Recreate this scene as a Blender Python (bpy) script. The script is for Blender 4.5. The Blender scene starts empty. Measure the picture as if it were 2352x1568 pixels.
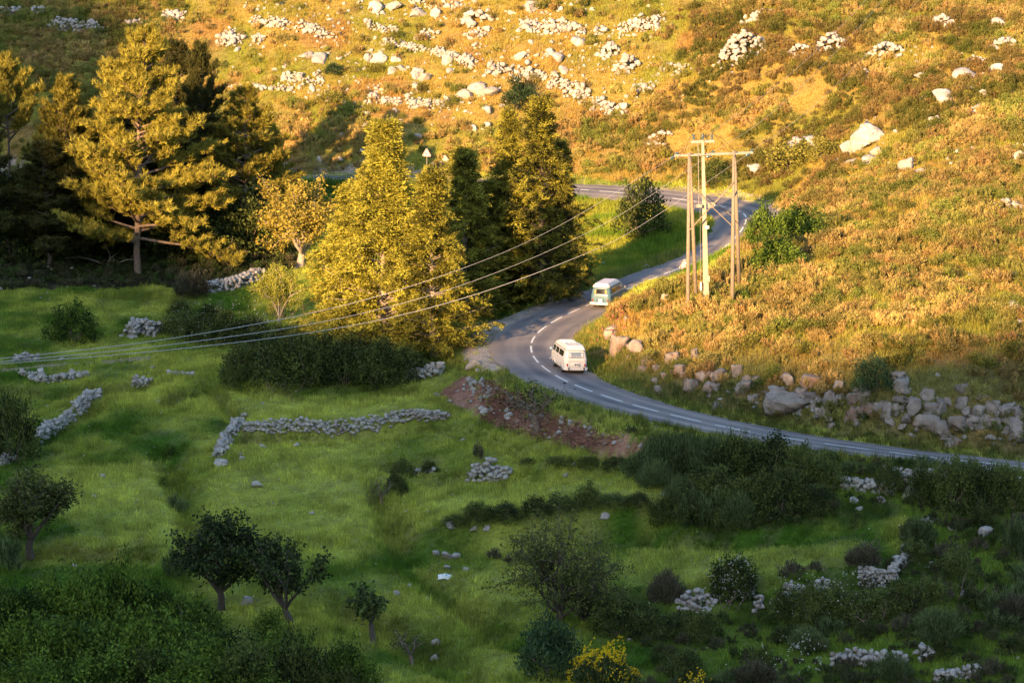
import bpy, math, random
import numpy as np
from mathutils import Vector, Matrix, Euler

random.seed(7)
RNG = np.random.default_rng(11)
sc = bpy.context.scene
R = math.radians
COL = sc.collection

# ------------------------------------------------------------------ camera
PITCH = R(10.0)
FP = 6520.0                      # focal length in units of a 2352-wide picture
cd = bpy.data.cameras.new("camera")
cd.sensor_width = 36.0
cd.lens = 36.0 * FP / 2352.0
cd.clip_start = 0.5
cd.clip_end = 3000.0
cam = bpy.data.objects.new("camera", cd)
COL.objects.link(cam)
cam.location = (0, 0, 0)
cam.rotation_euler = (R(90) - PITCH, 0, 0)
sc.camera = cam

# ------------------------------------------------------------------ light
SUN_AZ, SUN_EL = R(25), R(14)
w = bpy.data.worlds.new("World")
sc.world = w
w.use_nodes = True
nt = w.node_tree
sky = nt.nodes.new('ShaderNodeTexSky')
sky.sky_type = 'NISHITA'
sky.sun_disc = False
sky.sun_elevation = SUN_EL
sky.sun_rotation = SUN_AZ + math.pi
sky.altitude = 600
sky.dust_density = 1.2
sky.ozone_density = 1.0
bg = nt.nodes['Background']
bg.inputs[1].default_value = 0.125
nt.links.new(sky.outputs[0], bg.inputs[0])
sl = bpy.data.lights.new("sun", 'SUN')
sl.energy = 4.9
sl.angle = R(0.55)
sl.color = (1.0, 0.60, 0.27)
so = bpy.data.objects.new("sun", sl)
COL.objects.link(so)
LDIR = Vector((math.sin(SUN_AZ) * math.cos(SUN_EL), math.cos(SUN_AZ) * math.cos(SUN_EL), -math.sin(SUN_EL)))
so.rotation_euler = LDIR.to_track_quat('-Z', 'Y').to_euler()
so.location = (-60, -60, 60)
sc.view_settings.view_transform = 'Standard'
sc.view_settings.look = 'None'
sc.view_settings.gamma = 1.0
sc.view_settings.use_curve_mapping = False
sc.view_settings.exposure = 1.85
sc.cycles.use_denoising = True
sc.cycles.max_bounces = 6
sc.cycles.diffuse_bounces = 3
sc.cycles.transmission_bounces = 3
sc.cycles.transparent_max_bounces = 6

# ------------------------------------------------------------------ small helpers
CP, SP = math.cos(PITCH), math.sin(PITCH)

def unproj(px, py, D):
    """picture point (2352x1568 units) at horizontal distance D -> world"""
    px = np.asarray(px, float); py = np.asarray(py, float); D = np.asarray(D, float)
    X = (px - 1176.0) / FP; Y = (784.0 - py) / FP
    dy = CP + Y * SP
    dz = -SP + Y * CP
    t = D / dy
    return X * t, D + 0 * px, dz * t

def proj(x, y, z):
    d = y * CP - z * SP
    v = y * SP + z * CP
    d = np.maximum(d, 1e-3)
    return 1176.0 + FP * x / d, 784.0 - FP * v / d

def hash2(ix, iy, seed):
    h = (ix.astype(np.int64) * 374761393 + iy.astype(np.int64) * 668265263 + seed * 974634777) & 0xffffffff
    h = ((h ^ (h >> 13)) * 1274126177) & 0xffffffff
    h = h ^ (h >> 16)
    return (h & 0xffff) / 65535.0

def vnoise(x, y, seed=0):
    xi = np.floor(x); yi = np.floor(y)
    fx = x - xi; fy = y - yi
    fx = fx * fx * (3 - 2 * fx); fy = fy * fy * (3 - 2 * fy)
    a = hash2(xi, yi, seed); b = hash2(xi + 1, yi, seed)
    c = hash2(xi, yi + 1, seed); d = hash2(xi + 1, yi + 1, seed)
    return (a * (1 - fx) + b * fx) * (1 - fy) + (c * (1 - fx) + d * fx) * fy

def fbm(x, y, seed=0, oct=4):
    s = 0; a = 0.5; t = 0
    for k in range(oct):
        s = s + a * vnoise(x * 2 ** k, y * 2 ** k, seed + k * 17); t += a; a *= 0.5
    return s / t

def smooth(t):
    t = np.clip(t, 0, 1)
    return t * t * (3 - 2 * t)

def inpoly(px, py, poly):
    px = np.asarray(px, float); py = np.asarray(py, float)
    r = np.zeros(px.shape, bool)
    n = len(poly)
    for i in range(n):
        x1, y1 = poly[i]; x2, y2 = poly[(i + 1) % n]
        if y1 == y2: continue
        c = (y1 > py) != (y2 > py)
        xi = (x2 - x1) * (py - y1) / (y2 - y1) + x1
        r ^= c & (px < xi)
    return r

def tag(o, label=None, cat=None, group=None, kind=None):
    if label: o['label'] = label
    if cat: o['category'] = cat
    if group: o['group'] = group
    if kind: o['kind'] = kind
    return o

def mesh_np(name, V, F, mat=None, lv=None, smooth_=False, col=None):
    me = bpy.data.meshes.new(name)
    V = np.asarray(V, np.float32)
    me.vertices.add(len(V)); me.vertices.foreach_set('co', V.ravel())
    if not isinstance(F, list): F = [F]
    F = [np.asarray(f, np.int32) for f in F if len(f)]
    idx = np.concatenate([f.ravel() for f in F])
    tot = np.concatenate([np.full(len(f), f.shape[1], np.int32) for f in F])
    st = np.concatenate([[0], np.cumsum(tot)[:-1]]).astype(np.int32)
    me.loops.add(len(idx)); me.loops.foreach_set('vertex_index', idx)
    me.polygons.add(len(tot)); me.polygons.foreach_set('loop_start', st)
    if smooth_:
        me.polygons.foreach_set('use_smooth', np.ones(len(tot), bool))
    if lv is not None:
        a = me.attributes.new('lv', 'FLOAT', 'POINT'); a.data.foreach_set('value', np.asarray(lv, np.float32))
    if col is not None:
        a = me.attributes.new('Col', 'FLOAT_COLOR', 'POINT')
        c4 = np.ones((len(V), 4), np.float32); c4[:, :3] = col
        a.data.foreach_set('color', c4.ravel())
    me.update(calc_edges=True)
    if mat is not None: me.materials.append(mat)
    return me

def add(name, me, parent=None, loc=None, rot=None, scale=None):
    o = bpy.data.objects.new(name, me)
    COL.objects.link(o)
    if loc is not None: o.location = loc
    if rot is not None: o.rotation_euler = rot
    if scale is not None: o.scale = scale
    if parent is not None: o.parent = parent
    return o

def empty(name, loc, rz=0.0, label=None, cat=None, group=None):
    o = add(name, None, None, loc, (0, 0, rz))
    o.empty_display_size = 0.2
    return tag(o, label, cat, group)

class MB:
    """collects boxes, tubes, lathes, n-gons in one mesh"""
    def __init__(s): s.v = []; s.f = []
    def poly(s, pts, faces):
        b = len(s.v); s.v += [tuple(p) for p in pts]; s.f += [tuple(b + i for i in f) for f in faces]; return s
    def box(s, c, d, rot=None):
        x, y, z = d[0] / 2, d[1] / 2, d[2] / 2
        P = [Vector((i * x, j * y, k * z)) for i in (-1, 1) for j in (-1, 1) for k in (-1, 1)]
        if rot is not None:
            P = [rot @ p for p in P]
        P = [p + Vector(c) for p in P]
        return s.poly(P, [(0, 1, 3, 2), (4, 6, 7, 5), (0, 4, 5, 1), (2, 3, 7, 6), (0, 2, 6, 4), (1, 5, 7, 3)])
    def bar(s, a, b, w, h=None):
        a = Vector(a); b = Vector(b); d = b - a
        q = d.to_track_quat('Z', 'Y').to_matrix()
        return s.box((a + b) / 2, (w, h or w, d.length), q)
    def tube(s, pts, rad, n=8, cap=True):
        pts = [Vector(p) for p in pts]
        if not hasattr(rad, '__len__'): rad = [rad] * len(pts)
        b = len(s.v); m = len(pts)
        for i, p in enumerate(pts):
            d = pts[min(i + 1, m - 1)] - pts[max(i - 1, 0)]
            q = d.to_track_quat('Z', 'Y')
            for k in range(n):
                a = 2 * math.pi * k / n
                s.v.append(tuple(p + q @ Vector((math.cos(a) * rad[i], math.sin(a) * rad[i], 0))))
        for i in range(m - 1):
            for k in range(n):
                k2 = (k + 1) % n
                s.f.append((b + i * n + k, b + i * n + k2, b + (i + 1) * n + k2, b + (i + 1) * n + k))
        if cap:
            s.f.append(tuple(b + k for k in reversed(range(n)))); s.f.append(tuple(b + (m - 1) * n + k for k in range(n)))
        return s
    def mesh(s, name, mat, smooth_=False):
        me = bpy.data.meshes.new(name); me.from_pydata(s.v, [], s.f); me.update()
        me.materials.append(mat)
        if smooth_:
            me.polygons.foreach_set('use_smooth', [True] * len(me.polygons))
        return me

# ------------------------------------------------------------------ materials
MATS = {}
def mat_plain(name, col, rough=0.6, metal=0.0, noise=0.0, nscale=8.0, bump=0.0, spec=0.4):
    m = bpy.data.materials.new(name); m.use_nodes = True
    nt = m.node_tree; b = nt.nodes['Principled BSDF']
    b.inputs['Base Color'].default_value = (*col, 1)
    b.inputs['Roughness'].default_value = rough
    b.inputs['Metallic'].default_value = metal
    b.inputs['Specular IOR Level'].default_value = spec
    if noise > 0 or bump > 0:
        tc = nt.nodes.new('ShaderNodeTexCoord')
        nz = nt.nodes.new('ShaderNodeTexNoise'); nz.inputs['Scale'].default_value = nscale
        nz.inputs['Detail'].default_value = 6; nz.inputs['Roughness'].default_value = 0.65
        nt.links.new(tc.outputs['Object'], nz.inputs['Vector'])
        mr = nt.nodes.new('ShaderNodeMapRange')
        mr.inputs['From Min'].default_value = 0.3; mr.inputs['From Max'].default_value = 0.7
        mr.inputs['To Min'].default_value = 1 - noise; mr.inputs['To Max'].default_value = 1 + noise
        nt.links.new(nz.outputs['Fac'], mr.inputs['Value'])
        vm = nt.nodes.new('ShaderNodeVectorMath'); vm.operation = 'SCALE'
        vm.inputs[0].default_value = col
        nt.links.new(mr.outputs[0], vm.inputs['Scale'])
        nt.links.new(vm.outputs[0], b.inputs['Base Color'])
        if bump > 0:
            bp = nt.nodes.new('ShaderNodeBump'); bp.inputs['Strength'].default_value = bump
            bp.inputs['Distance'].default_value = 0.1
            nt.links.new(nz.outputs['Fac'], bp.inputs['Height']); nt.links.new(bp.outputs[0], b.inputs['Normal'])
    MATS[name] = m
    return m

def mat_leaf(name, ca, cb, transl=0.25, inst=False, rough=0.7):
    """colour runs from ca to cb per leaf and per plant; inst: times the plant's own tint attribute"""
    m = bpy.data.materials.new(name); m.use_nodes = True
    nt = m.node_tree; b = nt.nodes['Principled BSDF']; out = nt.nodes['Material Output']
    b.inputs['Roughness'].default_value = rough; b.inputs['Specular IOR Level'].default_value = 0.15
    at = nt.nodes.new('ShaderNodeAttribute'); at.attribute_name = 'lv'
    oi = nt.nodes.new('ShaderNodeObjectInfo')
    ma = nt.nodes.new('ShaderNodeMath'); ma.operation = 'MULTIPLY_ADD'
    ma.inputs[1].default_value = 0.74
    mb = nt.nodes.new('ShaderNodeMath'); mb.operation = 'MULTIPLY'; mb.inputs[1].default_value = 0.26
    nt.links.new(oi.outputs['Random'], mb.inputs[0])
    nt.links.new(at.outputs['Fac'], ma.inputs[0]); nt.links.new(mb.outputs[0], ma.inputs[2])
    mx = nt.nodes.new('ShaderNodeMix'); mx.data_type = 'RGBA'
    mx.inputs[6].default_value = (*ca, 1); mx.inputs[7].default_value = (*cb, 1)
    sm_ = nt.nodes.new('ShaderNodeMapRange'); sm_.inputs['From Min'].default_value = .26; sm_.inputs['From Max'].default_value = .78
    nt.links.new(ma.outputs[0], sm_.inputs['Value']); nt.links.new(sm_.outputs[0], mx.inputs[0])
    c = mx.outputs[2]
    if inst:
        ai = nt.nodes.new('ShaderNodeAttribute'); ai.attribute_name = 'tint'; ai.attribute_type = 'INSTANCER'
        mu = nt.nodes.new('ShaderNodeMix'); mu.data_type = 'RGBA'; mu.blend_type = 'MULTIPLY'; mu.inputs[0].default_value = 1
        nt.links.new(c, mu.inputs[6]); nt.links.new(ai.outputs['Color'], mu.inputs[7]); c = mu.outputs[2]
    nt.links.new(c, b.inputs['Base Color'])
    tr = nt.nodes.new('ShaderNodeBsdfTranslucent'); nt.links.new(c, tr.inputs['Color'])
    ms = nt.nodes.new('ShaderNodeMixShader'); ms.inputs[0].default_value = transl
    nt.links.new(b.outputs[0], ms.inputs[1]); nt.links.new(tr.outputs[0], ms.inputs[2])
    nt.links.new(ms.outputs[0], out.inputs['Surface'])
    MATS[name] = m
    return m

def mat_rock(name, ca, cb, stain, sc_=1.5):
    m = bpy.data.materials.new(name); m.use_nodes = True
    nt = m.node_tree; b = nt.nodes['Principled BSDF']
    b.inputs['Roughness'].default_value = 0.9; b.inputs['Specular IOR Level'].default_value = 0.15
    ge = nt.nodes.new('ShaderNodeNewGeometry'); oi = nt.nodes.new('ShaderNodeObjectInfo')
    nz = nt.nodes.new('ShaderNodeTexNoise'); nz.inputs['Scale'].default_value = sc_; nz.inputs['Detail'].default_value = 8
    nz.inputs['Roughness'].default_value = 0.7
    nt.links.new(ge.outputs['Position'], nz.inputs['Vector'])
    n2 = nt.nodes.new('ShaderNodeTexNoise'); n2.inputs['Scale'].default_value = sc_ * 0.35; n2.inputs['Detail'].default_value = 4
    nt.links.new(ge.outputs['Position'], n2.inputs['Vector'])
    mx = nt.nodes.new('ShaderNodeMix'); mx.data_type = 'RGBA'
    mx.inputs[6].default_value = (*ca, 1); mx.inputs[7].default_value = (*cb, 1)
    cr = nt.nodes.new('ShaderNodeMapRange'); cr.inputs['From Min'].default_value = 0.35; cr.inputs['From Max'].default_value = 0.65
    nt.links.new(nz.outputs['Fac'], cr.inputs['Value'])
    av = nt.nodes.new('ShaderNodeMath'); av.operation = 'MULTIPLY_ADD'; av.inputs[1].default_value = 0.6
    av2 = nt.nodes.new('ShaderNodeMath'); av2.operation = 'MULTIPLY'; av2.inputs[1].default_value = 0.4
    nt.links.new(oi.outputs['Random'], av2.inputs[0]); nt.links.new(cr.outputs[0], av.inputs[0]); nt.links.new(av2.outputs[0], av.inputs[2])
    nt.links.new(av.outputs[0], mx.inputs[0])
    m2 = nt.nodes.new('ShaderNodeMix'); m2.data_type = 'RGBA'; m2.inputs[7].default_value = (*stain, 1)
    c2 = nt.nodes.new('ShaderNodeMapRange'); c2.inputs['From Min'].default_value = 0.55; c2.inputs['From Max'].default_value = 0.72
    c2.inputs['To Max'].default_value = 0.55
    nt.links.new(n2.outputs['Fac'], c2.inputs['Value']); nt.links.new(c2.outputs[0], m2.inputs[0])
    nt.links.new(mx.outputs[2], m2.inputs[6]); nt.links.new(m2.outputs[2], b.inputs['Base Color'])
    bp = nt.nodes.new('ShaderNodeBump'); bp.inputs['Strength'].default_value = 0.7; bp.inputs['Distance'].default_value = 0.12
    nt.links.new(nz.outputs['Fac'], bp.inputs['Height']); nt.links.new(bp.outputs[0], b.inputs['Normal'])
    MATS[name] = m
    return m

M_ROCK = mat_rock('limestone', (0.22, 0.205, 0.185), (0.50, 0.47, 0.43), (0.25, 0.17, 0.115), 2.2)
M_ROCKR = mat_rock('cut_rock', (0.12, 0.098, 0.082), (0.41, 0.345, 0.295), (0.27, 0.13, 0.07), 1.6)

# ------------------------------------------------------------------ road centreline: picture x, y, distance, cross fall to the outer side, half width
RC = [(3100,1135,181,.085,3.0),(2700,1100,176.5,.085,3.0),(2480,1083,175.5,.085,3.0),(2352,1071,175,.085,3.0),(2259,1062,175.5,.085,3.0),(2139,1050,176.5,.085,3.0),
      (1992,1031,177.5,.085,3.0),(1857,1013,179.4,.085,3.0),(1735,993.5,181.9,.08,3.0),(1627,972,184.8,.08,3.0),
      (1530,949,188,.08,3.0),(1448,928,191.5,.075,3.0),(1377,904.7,195.3,.07,3.0),(1319,883.5,199,.06,3.05),
      (1276,862,203,.05,3.1),(1244,839.7,207.3,.045,3.1),(1224,817.5,211.6,.04,3.1),(1219,795,215.8,.04,3.1),
      (1226,774,220,.03,3.1),(1250,751.5,224,.03,3.0),(1284,731,228,.02,3.0),(1325,711.5,232,.01,3.0),(1368,693,236,0,3.0),
      (1410,676,240,0,3.0),(1455,658,244,0,2.9),(1505,637,248,-.02,2.9),(1555,618,252,-.03,2.9),(1600,603,255,-.04,2.9),(1650,578,260,-.06,3.0),
      (1690,545,267,-.09,3.1),(1713,510,275,-.11,3.2),(1708,490,281,-.12,3.2),(1664,475,287,-.12,3.2),(1579,460,290.5,-.12,3.2),
      (1490,449,293,-.11,3.1),(1405,441,295,-.10,3.0),(1349,436.5,297,-.08,3.0),(1200,426,300,-.05,2.9),(1000,417,303,-.03,2.9),
      (800,411,305,-.02,2.9),(600,407,306,0,2.9),(300,402,307,0,2.9),(-100,398,308,0,2.9),(-600,395,309,0,2.9)]
rc = np.array(RC, float)
rx, ry, rz = unproj(rc[:, 0], rc[:, 1], rc[:, 2])
CPTS = np.stack([rx, ry, rz, rc[:, 3], rc[:, 4]], 1)
def catmull(P, n=10):
    out = []
    for i in range(len(P) - 1):
        p0 = P[max(i - 1, 0)]; p1 = P[i]; p2 = P[i + 1]; p3 = P[min(i + 2, len(P) - 1)]
        for k in range(n):
            t = k / n
            out.append(0.5 * ((2 * p1) + (-p0 + p2) * t + (2 * p0 - 5 * p1 + 4 * p2 - p3) * t * t + (-p0 + 3 * p1 - 3 * p2 + p3) * t ** 3))
    out.append(P[-1]); return np.array(out)
cr = catmull(CPTS, 12)
seg = np.r_[0, np.cumsum(np.hypot(np.diff(cr[:, 0]), np.diff(cr[:, 1])))]
SL = np.arange(0, seg[-1], 0.6)
ROAD = np.stack([np.interp(SL, seg, cr[:, k]) for k in range(5)], 1)
k5 = np.ones(9) / 9
for c in (0, 1, 2):
    pad = np.pad(ROAD[:, c], 4, mode='edge'); q = np.convolve(pad, k5, 'valid'); ROAD[6:-6, c] = q[6:-6]
tx = np.gradient(ROAD[:, 0]); ty = np.gradient(ROAD[:, 1]); tl = np.hypot(tx, ty)
RT = np.stack([tx / tl, ty / tl], 1); RN = np.stack([-RT[:, 1], RT[:, 0]], 1)     # RN: to the left of travel (outer side of the first bend)
RS = np.r_[0, np.cumsum(np.hypot(np.diff(ROAD[:, 0]), np.diff(ROAD[:, 1])))]

BANDS = [([(382, 1030), (400, 1090), (432, 1170), (462, 1260)], 26), ([(870, 1120), (890, 1200), (950, 1290), (1010, 1350), (1120, 1440), (1190, 1470)], 30), ([(800, 1400), (900, 1450), (1000, 1510), (1080, 1560)], 36),
 ([(540, 1010), (740, 1005), (900, 995), (1040, 980), (1200, 1040)], 13), ([(60, 1030), (150, 980), (230, 930)], 16), ([(880, 1070), (1060, 1062), (1250, 1066), (1430, 1050)], 15), ([(20, 1290), (150, 1270), (330, 1280)], 24), ([(520, 880), (600, 905), (950, 900)], 12),
 ([(380, 930), (480, 880), (540, 960)], 14), ([(0, 900), (120, 905), (330, 890)], 16), ([(1500, 1240), (1700, 1250), (1950, 1200)], 22), ([(1400, 1375), (1500, 1360), (1720, 1350), (1950, 1320)], 16), ([(250, 690), (420, 690), (560, 700)], 20)]
def bands(px, py):
    out = np.zeros(np.shape(px))
    for pts, wd in BANDS:
        for (x1, y1), (x2, y2) in zip(pts[:-1], pts[1:]):
            dx, dy = x2 - x1, (y2 - y1) * 2; L2 = dx * dx + dy * dy
            t = np.clip(((px - x1) * dx + (py - y1) * 2 * dy) / L2, 0, 1)
            d = np.hypot(px - x1 - t * dx, (py - y1) * 2 - t * dy)
            out = np.maximum(out, smooth(1.15 - d / (wd * 2)))
    return out
# ------------------------------------------------------------------ terrain
GC = [ # picture x, y, distance
 (1500,400,302),(1500,300,310),(1500,150,322),(1500,0,336),(1500,-200,352),
 (1100,400,306),(1100,300,312),(1100,150,324),(1100,0,338),(700,385,308),(700,300,314),(700,150,325),(700,0,338),(700,-200,352),
 (300,385,309),(300,250,318),(300,100,328),(300,0,336),(-100,385,309),(-100,200,322),(-100,0,336),(-100,-200,350),(1100,-200,352),
 (1800,440,288),(1800,400,292),(1820,300,301),(1800,150,312),(1800,0,328),(1760,470,287),
 (2000,430,262),(2000,300,286),(2000,150,308),(2000,0,329),(2000,-200,350),
 (2300,1020,178),(2300,960,181),(2300,900,184),(2300,800,190.5),(2300,700,204),(2300,600,220),(2300,450,246),(2300,300,273),(2300,150,298),(2300,0,323),(2300,-200,350),
 (2600,1010,181),(2600,850,190),(2600,500,236),(2600,200,286),(2600,-200,345),(3100,900,190),(3100,400,250),(3100,-100,325),
 (2000,960,180.5),(2000,900,184),(2000,800,191),(2000,600,221),(1900,500,245),(1850,560,231),(1750,620,222),(1900,700,206),
 (1750,940,188),(1700,880,192),(1700,800,199),(1700,700,210.5),(1600,890,194),(1540,860,197.5),(1600,780,204),(1580,717,211),(1700,663,217.5),(1800,600,226),
 (1480,830,203),(1500,760,210),(1430,770,212),(1420,700,220),(1470,690,221),(1440,662,228),(1480,648,230),(1560,633,231),(1640,606,234),(1700,590,236),(1760,540,242),(1860,470,262),
 (1450,600,262),(1400,560,271),(1500,540,270),(1600,500,277),(1380,480,291),(1560,480,286),(1340,620,255),(1300,560,272),(1150,500,285),(1200,640,252),
 (1060,830,212),(980,850,212),(1000,760,226),(900,800,222),(900,700,244),(1000,600,262),(900,500,284),(700,620,262),(700,500,284),(500,620,263),(500,500,286),(500,440,299),
 (320,625,264),(100,600,268),(100,500,287),(-200,600,268),(300,700,248),(100,720,243),(100,850,222),(-300,850,222),(400,850,222),(600,800,229),(650,740,239),
 (850,940,203),(700,940,204),(400,940,205),(850,1000,196),(850,1100,185),(1100,1100,184.5),(400,1100,186),(100,1100,187),(-300,1100,187),(1100,960,200),
 (1200,930,201.5),(1240,960,197),(1300,1000,191),(1400,1050,184.5),(1400,960,191.5),(1500,1000,184.8),(1500,1100,178.5),
 (1300,1150,177),(1600,1150,173),(1700,1100,174.5),(1700,1040,178.3),(1800,1060,176),(1850,1200,167),(1700,1250,166),(1400,1300,165.5),(1850,1350,159),
 (2000,1090,172),(2200,1100,171),(2400,1110,170.5),(2700,1130,170.5),(2100,1200,166),(2400,1200,166),(2100,1350,156),(2400,1350,156),(2100,1568,143),(2500,1568,143),(2700,1350,157),
 (850,1300,167),(850,1500,151),(850,1650,140),(400,1300,167),(400,1500,152),(100,1400,158),(-200,1400,158),(200,1650,140),(1300,1450,155),(1300,1650,140),(1700,1450,153),(1700,1650,139),(2300,1680,136),
]
gx, gy, gz = unproj(*np.array(GC, float).T)
WC = [(-120,150,-46),(-140,230,-43),(-130,300,-33),(120,140,-42),(140,230,-24),(140,330,-14),(0,110,-43.5),(60,110,-43),(-60,110,-44),
      (0,70,-36),(0,25,-14),(0,0,-1.8),(-80,60,-36),(80,60,-36),(-80,0,-3),(80,0,-3),(0,-20,-1.8),(0,420,12),(-120,400,8),(120,420,10)]
wc = np.array(WC, float)
rs = CPTS[::2]
CX = np.r_[gx, wc[:, 0], rs[:, 0]]; CY = np.r_[gy, wc[:, 1], rs[:, 1]]; CZ = np.r_[gz, wc[:, 2], rs[:, 2]]
def tps_k(r2):
    return 0.5 * r2 * np.log(r2 + 1e-9)
N = len(CX)
r2 = ((CX[:, None] - CX) ** 2 + (CY[:, None] - CY) ** 2) / 1e4
A = np.zeros((N + 3, N + 3)); A[:N, :N] = tps_k(r2) + np.eye(N) * 4e-5
A[:N, N] = 1; A[:N, N + 1] = CX / 100; A[:N, N + 2] = CY / 100; A[N:, :N] = A[:N, N:].T
W_ = np.linalg.solve(A, np.r_[CZ, 0, 0, 0])
def tps(x, y):
    x = np.clip(x, -130, 130); y = np.clip(y, -20, 415)
    out = np.empty(x.shape)
    xf = x.ravel(); yf = y.ravel(); o = out.ravel()
    for i in range(0, len(xf), 20000):
        a = xf[i:i + 20000, None]; b = yf[i:i + 20000, None]
        k = tps_k(((a - CX) ** 2 + (b - CY) ** 2) / 1e4)
        o[i:i + 20000] = k @ W_[:N] + W_[N] + W_[N + 1] * a[:, 0] / 100 + W_[N + 2] * b[:, 0] / 100
    return o.reshape(x.shape)

XS = np.r_[-900, -500, -300, -200, -150, -120, np.arange(-100, -70, 2.5), np.arange(-70, 75, 0.5), np.arange(75, 101, 2.5), 120, 150, 200, 300, 500, 900]
YS = np.r_[np.arange(-60, 120, 5), np.arange(120, 345, 0.5), np.arange(345, 420, 2.5), 450, 500, 600, 900]
GX, GY = np.meshgrid(XS, YS)
GZ = tps(GX, GY)

def poly_y(pts):
    p = np.array([unproj(a, b, d)[:2] for a, b, d in pts], float)
    return p[np.argsort(p[:, 0])]
def terrace(pts, h, z):
    """a drop of h on the near side of a line"""
    p = poly_y(pts)
    yl = np.interp(GX, p[:, 0], p[:, 1])
    s = yl - GY
    m = smooth((GX - p[0, 0] + 2) / 5) * smooth((p[-1, 0] + 2 - GX) / 5)
    st = np.where(s < 0, 0.5 * np.exp(s / 9), -0.5 * np.exp(-s / 9))
    edge = np.clip(s / 0.5, -1, 1)
    st = np.abs(st) * -edge
    return z + m * h * st
def dat(px, py):   # distance on the plain terrain seen at a picture point
    ys = np.arange(125, 400, 0.5)
    X, Y, Z = unproj(np.full(len(ys), px), np.full(len(ys), py), ys)
    t = tps(X, Y); i = np.argmax(Z < t)
    return float(ys[i])
def TL(l): return [(a, b, dat(a, b)) for a, b in l]
GZ = terrace(TL([(560, 990), (740, 990), (900, 970), (1030, 962)]), 1.1, GZ)
GZ = terrace(TL([(890, 1085), (1060, 1092), (1180, 1092), (1420, 1080)]), 1.5, GZ)
GZ = terrace(TL([(1000, 1225), (1150, 1235), (1300, 1212), (1560, 1182)]), 1.9, GZ)
GZ = terrace(TL([(1500, 1385), (1640, 1395), (1850, 1365), (2060, 1330)]), 1.5, GZ)
GZ = terrace(TL([(1940, 1112), (2150, 1104), (2352, 1104), (2600, 1115)]), 1.0, GZ)
GZ = terrace(TL([(1880, 1512), (2080, 1520), (2260, 1545)]), 0.8, GZ)

hillw = smooth((GZ + 37.5) / 6)
GZ = GZ + (fbm(GX / 9, GY / 9, 3, 4) - 0.5) * (0.5 + 1.3 * hillw) + (fbm(GX / 1.7, GY / 1.7, 9, 3) - 0.5) * (0.12 + 0.45 * hillw)

bpx, bpy_ = proj(GX, np.maximum(GY, 60), GZ)
GZ = GZ - 1.0 * bands(bpx, bpy_) * (GY < 250) * (GY > 125)
# carve the road
ROADD = np.full(GZ.shape, 99.0)      # distance from the centreline
ROADSIDE = np.zeros(GZ.shape)        # signed offset (plus = outer side)
sel = (GX > -72) & (GX < 76) & (GY > 165) & (GY < 325)
ii = np.argwhere(sel)
xx = GX[sel]; yy = GY[sel]
zr = np.empty(len(xx)); dd = np.empty(len(xx)); ss = np.empty(len(xx)); hw = np.empty(len(xx))
for i in range(0, len(xx), 8000):
    a = xx[i:i + 8000, None] - ROAD[:, 0]; b = yy[i:i + 8000, None] - ROAD[:, 1]
    d2 = a * a + b * b; j = d2.argmin(1); r = np.arange(len(j))
    off = a[r, j] * RN[j, 0] + b[r, j] * RN[j, 1]
    dd[i:i + 8000] = np.sqrt(d2[r, j]); ss[i:i + 8000] = off; hw[i:i + 8000] = ROAD[j, 4]
    zr[i:i + 8000] = ROAD[j, 2] + np.clip(off, -4, 4) * ROAD[j, 3]
zt = GZ[sel]
bl = smooth((dd - hw - 0.5) / 3.2)
GZ[sel] = (zr - 0.13 + 0.10 * smooth((dd - hw) / 0.6)) * (1 - bl) + zt * bl
ROADD[sel] = dd - hw; ROADSIDE[sel] = ss

def zter(x, y):
    x = np.asarray(x, float); y = np.asarray(y, float)
    i = np.clip(np.searchsorted(XS, x) - 1, 0, len(XS) - 2); j = np.clip(np.searchsorted(YS, y) - 1, 0, len(YS) - 2)
    u = np.clip((x - XS[i]) / (XS[i + 1] - XS[i]), 0, 1); v = np.clip((y - YS[j]) / (YS[j + 1] - YS[j]), 0, 1)
    return (GZ[j, i] * (1 - u) + GZ[j, i + 1] * u) * (1 - v) + (GZ[j + 1, i] * (1 - u) + GZ[j + 1, i + 1] * u) * v
def rdist(x, y):
    i = np.clip(np.round((np.asarray(x) + 70) / 0.5).astype(int), 0, 289) + int(np.searchsorted(XS, -70)); j = np.clip(np.searchsorted(YS, y), 0, len(YS) - 1)
    return ROADD[j, np.clip(i, 0, len(XS) - 1)], ROADSIDE[j, np.clip(i, 0, len(XS) - 1)]

def ground(px, py):
    """first terrain point seen at picture points -> x, y, z arrays"""
    px = np.atleast_1d(np.asarray(px, float)); py = np.atleast_1d(np.asarray(py, float))
    ys = np.arange(122, 400, 0.25)
    ox = np.empty(len(px)); oy = np.empty(len(px)); oz = np.empty(len(px))
    for s in range(0, len(px), 500):
        a = px[s:s + 500, None]; b = py[s:s + 500, None]
        X, Y, Z = unproj(a + 0 * ys, b + 0 * ys, ys + 0 * a)
        hit = Z < zter(X, Y); k = hit.argmax(1); r = np.arange(len(k))
        ox[s:s + 500] = X[r, k]; oy[s:s + 500] = Y[r, k]; oz[s:s + 500] = zter(X[r, k], Y[r, k])
    return ox, oy, oz
def G(px, py):
    a, b, c = ground(px, py); return Vector((a[0], b[0], c[0]))
def scale_at(p):    # picture units per metre
    return FP / (p[1] * CP - p[2] * SP)

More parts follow.
